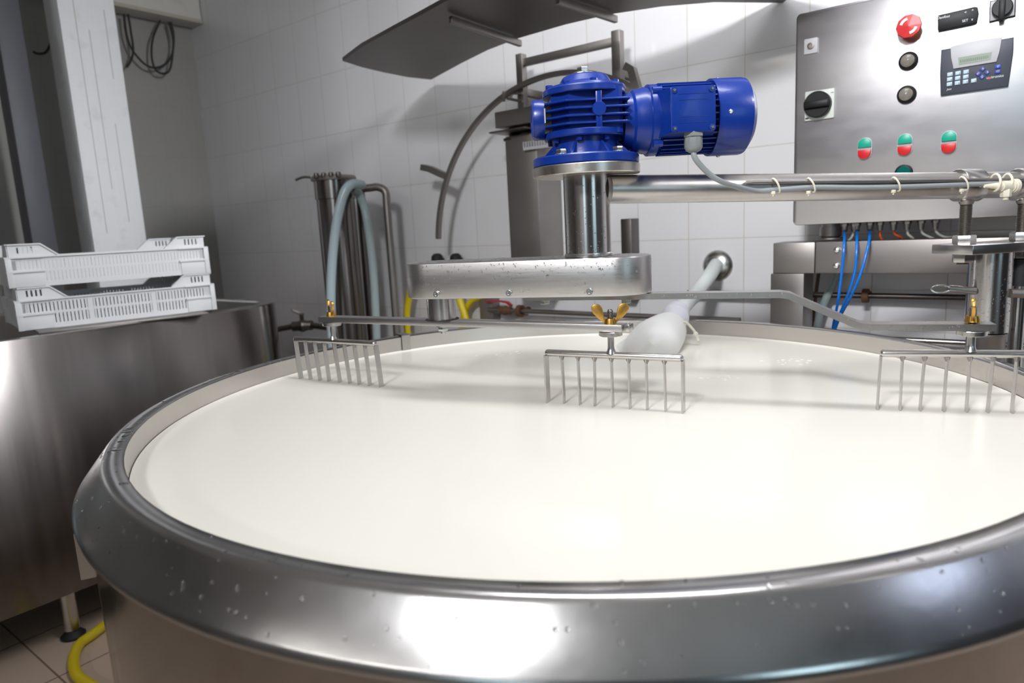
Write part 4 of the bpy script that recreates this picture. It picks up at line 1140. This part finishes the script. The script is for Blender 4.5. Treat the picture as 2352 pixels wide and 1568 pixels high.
# bent pipe
b0 = at_y(826, 433, 3.00); b1 = at_y(868, 430, 2.98); bt = at_y(885, 440, 2.97); b2 = at_y(889, 475, 2.97); b3 = V((b2.x, b2.y, 0.0))
bpipe = thing('bent_pipe', b3, 'bent stainless pipe rising beside the tall cylinder', 'pipe')
MB().tube([b0, b0.lerp(b1, 0.6), b1, bt, b2, V((b2.x, b2.y, 1.1)), V((b2.x, b2.y, 0.6)), b3], 0.0165, 16).build('pipe_run', 'steel_dull', bpipe)
pe = (b1 - b0).normalized()
MB().lathe([(0.0165, 0), (0.030, 0), (0.032, 0.008), (0.030, 0.022), (0.0165, 0.026)], axis(b0 - pe * 0.01, pe), 18).build('union_nut', 'steel_dark', bpipe)
b4 = V((b0.x - 0.01, b0.y + 0.05, 0.0))
mb = MB().tube([V((b4.x, b4.y, b0.z - 0.01)), V((b4.x, b4.y, 1.0)), b4], 0.020, 14).build('second_riser', 'steel_dark', bpipe)
# hoses
h1 = MB().tube([at_y(832, 424, 2.90), at_y(806, 424, 2.82), at_y(788, 450, 2.80), at_y(772, 520, 2.79), at_y(763, 600, 2.79), at_y(760, 680, 2.79), at_y(762, 780, 2.79), at_y(768, 900, 2.79)], 0.019, 14).build('rubber_hose', 'clear_hose')
tag(h1, 'pale blue hose draped down in front of the tall cylinder', 'hose')
h2 = MB().tube([at_y(822, 440, 2.93), at_y(838, 480, 2.87), at_y(848, 540, 2.86), at_y(857, 620, 2.86), at_y(862, 700, 2.86), at_y(866, 790, 2.86), at_y(870, 900, 2.86)], 0.017, 14)
h2 = h2.build('rubber_hose', 'clear_hose_dull')
tag(h2, 'grey-green hose hanging between the tall cylinder and the bent pipe', 'hose')
# ball valve with lever, left of the cylinder
v0 = at_y(695, 748, 3.10)
bv = thing('lever_valve', v0, 'small dark ball valve with raised lever between the two vats', 'valve')
MB().lathe([(0.014, -0.05), (0.022, -0.045), (0.022, -0.02), (0.030, 0), (0.022, 0.02), (0.022, 0.045), (0.014, 0.05)], axis(v0, (1, 0.1, 0)), 16).build('valve_body', 'steel_dark', bv)
MB().cyl(v0 + V((-0.20, 0.0, -0.022)), v0 + V((-0.04, 0, 0)), 0.013, 14).cyl(v0 + V((0.04, 0, 0)), V((ct.x, ct.y, v0.z)) + V((-cw * 0.6, 0, 0)), 0.014, 14).build('pipe_stub', 'steel_dark', bv)
MB().cyl(v0, v0 + V((0, 0, 0.055)), 0.009, 12).build('valve_stem', 'steel_dark', bv)
lv0 = v0 + V((0.01, 0, 0.05)); lv1 = at_y(670, 712, 3.08)
MB().box((0.5 * (lv1 - lv0).length, 0, 0), ((lv1 - lv0).length, 0.022, 0.012), frame(lv0, lv1 - lv0), 0.001).build('lever', 'steel_dull', bv)
# yellow hoses behind the gear housing
y1 = MB().tube([wpx(946, 655, 0.07), wpx(938, 690, 0.07), wpx(934, 725, 0.07), wpx(936, 765, 0.07), wpx(940, 850, 0.07)], 0.0155, 12).build('yellow_hose', 'yellow_hose')
tag(y1, 'yellow hose on the wall, left end of the gear housing', 'hose', 'yellow hoses on the back wall')
y2 = MB().tube([wpx(1045, 640, 0.08), wpx(1056, 690, 0.08), wpx(1068, 725, 0.08), wpx(1085, 790, 0.08), wpx(1100, 850, 0.08)], 0.0155, 12).build('yellow_hose', 'yellow_hose')
tag(y2, 'yellow hose on the wall slanting down behind the planet shaft', 'hose', 'yellow hoses on the back wall')
y3 = MB().tube([wpx(1105, 680, 0.05), wpx(1085, 690, 0.05), wpx(1072, 708, 0.05), wpx(1062, 740, 0.05), wpx(1055, 800, 0.05)], 0.0140, 12).build('yellow_hose', 'yellow_hose')
tag(y3, 'yellow hose arching up to the right, crossing another yellow hose', 'hose', 'yellow hoses on the back wall')
s_, z_ = on_wall(1115, 690, 0.05)
sb = wbox(MB(), s_ - 0.035, s_ + 0.035, 0.0, 0.05, 0.70, 0.985).build('wall_bracket', 'steel_dull')
tag(sb, 'upright flat steel bracket on the wall left of the red valve', 'bracket')

# ------------------------------------------------------------------ long tank at the left with crates
TA = V((0.62, 0.785, 0)).normalized(); TB = V((-TA.y, TA.x, 0))
TF = V((-0.882, 2.756, 0)); TZ = 0.985; TLn, TWd = 1.75, 1.00
TM = frame(TF, TA)           # x along the front (0 = right end), y into the tank
def tank_line(ins, r):
    o = []
    x0, x1, y0, y1 = -TLn + ins, -ins, ins, TWd - ins
    n = 10
    for cx_, cy_, a0 in ((x1 - r, y0 + r, -PI / 2), (x1 - r, y1 - r, 0), (x0 + r, y1 - r, PI / 2), (x0 + r, y0 + r, PI)):
        for i in range(n + 1):
            a = a0 + PI / 2 * i / n
            o.append((cx_ + r * math.cos(a), cy_ + r * math.sin(a)))
    # front side bows out slightly
    res = []
    for i in range(len(o)):
        a, b = o[i], o[(i + 1) % len(o)]
        k = 12 if abs(a[0] - b[0]) > 0.5 else 1
        for j in range(k):
            x = a[0] + (b[0] - a[0]) * j / k; y = a[1] + (b[1] - a[1]) * j / k
            t = (x - x0) / (x1 - x0); bow = 0.05 * 4 * t * (1 - t)
            res.append((x, y - bow * (1 if y < TWd / 2 else -1)))
    return res
def loft(rings):
    mb = MB(); n = len(rings[0][0]); vs = []; fs = []
    for pts, z in rings: vs += [(x, y, z) for x, y in pts]
    for i in range(len(rings) - 1):
        for j in range(n):
            k = (j + 1) % n; fs.append((i * n + j, i * n + k, (i + 1) * n + k, (i + 1) * n + j))
    return mb, vs, fs
tank = thing('long_tank', TF + V((0, 0, 0)), 'long round-cornered steel tank at the left, white crates on its edge', 'tank')
oo, ii = tank_line(0, 0.17), tank_line(0.055, 0.13)
mb, vs, fs = loft([(oo, 0.172), (oo, TZ - 0.006), (tank_line(0.004, 0.168), TZ)])
mb.add(vs, fs + [tuple(range(len(oo)))[::-1]], TM).build('outer_wall', 'steel_tank', tank, 40)
mb, vs, fs = loft([(tank_line(0.004, 0.168), TZ), (tank_line(0.050, 0.132), TZ), (ii, TZ - 0.006)])
mb.add(vs, fs, TM).build('rim', 'steel', tank, 40)
mb, vs, fs = loft([(ii, TZ - 0.006), (ii, 0.55)])
n_ = len(ii)
mb.add(vs, fs + [tuple(range(n_, 2 * n_))], TM).build('basin', 'steel_basin', tank, 40)
for (x, y) in ((-0.95, 0.09), (-0.12, 0.15), (-0.15, 0.85), (-1.6, 0.15), (-1.6, 0.85)):
    p = TM @ V((x, y, 0))
    if (x, y) == (-0.95, 0.09): p = V((-1.468, 2.036, 0))
    lg = MB().cyl(p + V((0, 0, 0.03)), p + V((0, 0, 0.18)), 0.024, 20).build('leg', 'steel', tank)
    MB().lathe([(0, 0), (0.034, 0), (0.036, 0.008), (0.026, 0.018), (0.016, 0.034), (0, 0.034)], Matrix.Translation(p), 24).build('foot', 'black_rubber', lg)
# draining board under the crates
CD = V((0.759, 0.651, 0)).normalized(); C0 = V((-1.516, 2.112, 0))
KM = frame(V((C0.x, C0.y, TZ)), CD)
bd = MB().box((0.28, 0.32, 0.004), (0.50, 0.80, 0.008), KM, 0.001).build('draining_board', 'steel_dull')
tag(bd, 'flat steel board lying across the long tank under the crates', 'board')
def crate(z, label, dx=0.0, slot=True):
    m = KM @ Matrix.Translation((dx, 0, z - TZ))
    cr = thing('crate', m @ V((0.285, 0.19, 0)), label, 'crate', 'white plastic crates on the long tank')
    Lx, Ly, H0, H1 = 0.570, 0.38, 0.094, 0.1315
    MB().box((Lx / 2, Ly / 2, 0.004), (Lx - 0.01, Ly - 0.01, 0.008), m).build('base', 'white_plastic', cr)
    def panel(mm, L, ends, nb):
        t = 0.006
        mb = MB()
        mb.box((L / 2, 0, 0.008), (L, t, 0.016), mm)
        mb.box((L / 2, 0, 0.050), (L, t, 0.008), mm)
        mb.box((L / 2, 0, 0.088), (L, t, 0.013), mm)
        mb.box((L / 2, -0.004, H0 - 0.002), (L, 0.012, 0.004), mm)
        n = int(L / 0.0105)
        for k in range(n + 1):
            x = L * k / n
            w = 0.0075 if k % 18 else 0.02
            mb.box((min(max(x, w / 2), L - w / 2), 0, 0.033), (w if slot else 0.0098, t * 0.8, 0.034), mm)
            mb.box((min(max(x, w / 2), L - w / 2), 0, 0.069), (w if slot else 0.0094, t * 0.8, 0.034), mm)
        mb.build('side_panel', 'white_plastic', cr)
        # raised handle corners
        for fl in (0, 1):
            q = [(0, H0), (ends + 0.045, H0), (ends, H1), (0, H1)]
            q = [((L - x) if fl else x, z_) for x, z_ in q]
            fr2 = MB()
            # frame of the raised corner with four slots
            xs = [0.0, 0.028, 0.042, 0.056, 0.070, ends]
            def seg(x0, x1, z0, z1):
                a = sorted(((L - x0) if fl else x0, (L - x1) if fl else x1))
                fr2.box(((a[0] + a[1]) / 2, 0, (z0 + z1) / 2), (a[1] - a[0], t, z1 - z0), mm)
            seg(0, ends, H1 - 0.008, H1); seg(0, ends, H0, H0 + 0.010)
            for x0, x1 in ((0, 0.022), (0.027, 0.034), (0.039, 0.046), (0.051, 0.058), (0.063, ends)): seg(x0, x1, H0 + 0.010, H1 - 0.008)
            tri = [(ends, H0), (ends + 0.045, H0), (ends, H1)]
            tri = [((L - x) if fl else x, z_) for x, z_ in tri]
            fr2.prism([(x, z_) for x, z_ in tri], -t / 2, t / 2, mm @ R90)
            # lip
            a, b = ((L - ends if fl else ends), H1), ((L - ends - 0.045 if fl else ends + 0.045), H0)
            fr2.sweep([mm @ V((a[0], -0.002, a[1])), mm @ V((b[0], -0.002, b[1]))], [(-0.006, -0.002), (0.006, -0.002), (0.006, 0.002), (-0.006, 0.002)])
            lx = (L - ends / 2) if fl else ends / 2
            fr2.box((lx, -0.002, H1), (ends, 0.014, 0.004), mm)
            fr2.build('handle_corner', 'white_plastic', cr)
    panel(m, Lx, 0.085, 54)
    panel(m @ Matrix.Translation((0, Ly, 0)), Lx, 0.085, 54)
    panel(m @ Matrix.Rotation(PI / 2, 4, 'Z'), Ly, 0.085, 36)
    panel(m @ Matrix.Translation((Lx, 0, 0)) @ Matrix.Rotation(PI / 2, 4, 'Z'), Ly, 0.085, 36)
    for x in (0, Lx):
        for y in (0, Ly):
            sx, sy = (1 if x == 0 else -1), (1 if y == 0 else -1)
            mb = MB()
            for zz in (0.048, 0.092):
                mb.box((x + sx * 0.040, y - sy * 0.006, zz), (0.095, 0.014, 0.005), m)
                mb.box((x - sx * 0.006, y + sy * 0.040, zz), (0.014, 0.095, 0.005), m)
            mb.box((x + sx * 0.040, y - sy * 0.004, 0.024), (0.088, 0.006, 0.046), m, 0.001)
            mb.box((x - sx * 0.004, y + sy * 0.040, 0.024), (0.006, 0.088, 0.046), m, 0.001)
            mb.box((x - sx * 0.004, y - sy * 0.004, 0.047), (0.016, 0.016, 0.093), m, 0.001)
            mb.build('corner_rib', 'white_plastic', cr)
    return cr
crate(TZ + 0.008, 'white slotted plastic crate standing directly on the tank edge, lower of two')
crate(TZ + 0.008 + 0.1335, 'white plastic crate stacked on top of another crate', -0.006, False)

# ------------------------------------------------------------------ posts, overhead box and cables at the left
def tpx(px, py, tb):
    """point where the sight line meets the upright plane tb behind the tank front"""
    d = ray(px, py); c = TF + TB * tb
    return CAM + d * ((c - CAM).dot(TB) / d.dot(TB))
TBC = 1.055
pL = tpx(218, 580, TBC); pR = tpx(341, 580, TBC)
pw = V((pR.x - pL.x, pR.y - pL.y, 0)).length
col = thing('column', V((pL.x, pL.y, 0)) + TA * pw / 2 + TB * 0.08, 'white painted square column behind the crates', 'column')
cmx = frame(V((pL.x, pL.y, 0)) + TA * pw / 2, TA)
MB().box((0, 0.075, CEIL / 2), (pw, 0.15, CEIL), cmx, 0.004).build('shaft', 'post_paint', col)
mb = MB()
for x, z0, z1 in ((-0.055, 1.3, 2.35), (-0.005, 1.5, 2.2), (0.05, 1.35, 1.8), (0.07, 2.0, 2.3)):
    mb.box((x, -0.0004, (z0 + z1) / 2), (0.0025, 0.0012, z1 - z0), cmx)
mb.build('paint_cracks', 'post_side', col)
d0 = tpx(75, 560, TBC); d1 = tpx(132, 560, TBC)
dw = V((d1.x - d0.x, d1.y - d0.y, 0)).length
dpo = MB().box((dw / 2, 0.05, CEIL / 2), (dw, 0.10, CEIL), frame(V((d0.x, d0.y, 0)), TA), 0.004).build('steel_post', 'dark_post')
tag(dpo, 'dark grey square post left of the white column', 'post')
# overhead box near the corner
def lwp(px, py, o):
    n2 = -WD
    c = wpt(S0, 0, 0) + WD * o
    d = ray(px, py)
    return CAM + d * ((c - CAM).dot(n2) / d.dot(n2))
LO = 0.12
r0 = lwp(490, 60, LO)
zb_ = r0.z
al = max(0.004, -(r0 - wpt(S0, 0, 0)).dot(WN))      # distance from the back wall
ob = thing('overhead_box', r0, 'cream boxed ledge with rusty edges high on the left wall', 'ledge')
MB().box((S0 + LO / 2, -(al + 1.5), zb_ + 0.16), (LO, 3.0, 0.32), MW, 0.004).build('ledge_box', 'cream_paint', ob)
MB().box((S0 + LO - 0.001, -(al + 1.5), zb_ + 0.010), (0.012, 3.0, 0.020), MW, 0.002).build('edge_strip', 'rusty_edge', ob)
def cablepx(pts, o): return [lwp(x, y, o) for x, y in pts]
for pts, lb in (([(285, 33), (291, 80), (306, 118), (340, 152), (372, 152), (393, 130), (398, 95), (388, 50)], 'black cable in a wide loop below the cream ledge'),
                ([(294, 33), (301, 75), (306, 115), (300, 140), (291, 154)], 'black cable running back behind the white column'),
                ([(368, 47), (352, 85), (348, 125), (356, 158), (374, 169), (390, 160), (397, 120), (399, 80), (392, 50)], 'black cable in a narrow hanging loop, rightmost below the ledge'),
                ([(128, 50), (118, 95), (105, 120), (85, 123), (76, 118)], 'black cable hanging between the dark post and the white column')):
    q = MB().tube(cablepx(pts, 0.07), 0.0058, 8).build('hanging_cable', 'black_rubber')
    tag(q, lb, 'cable', 'black cables under the ledge')

# yellow hose on the floor
yf = MB().tube([at_z(260, 1420, 0.016), at_z(215, 1455, 0.016), at_z(182, 1480, 0.016), at_z(169, 1515, 0.016), at_z(176, 1548, 0.016), at_z(200, 1568, 0.016), at_z(245, 1590, 0.016), at_z(330, 1600, 0.016)], 0.0155, 14).build('yellow_hose', 'yellow_hose')
tag(yf, 'yellow hose curled on the tiled floor beside the foot of the long tank', 'hose')
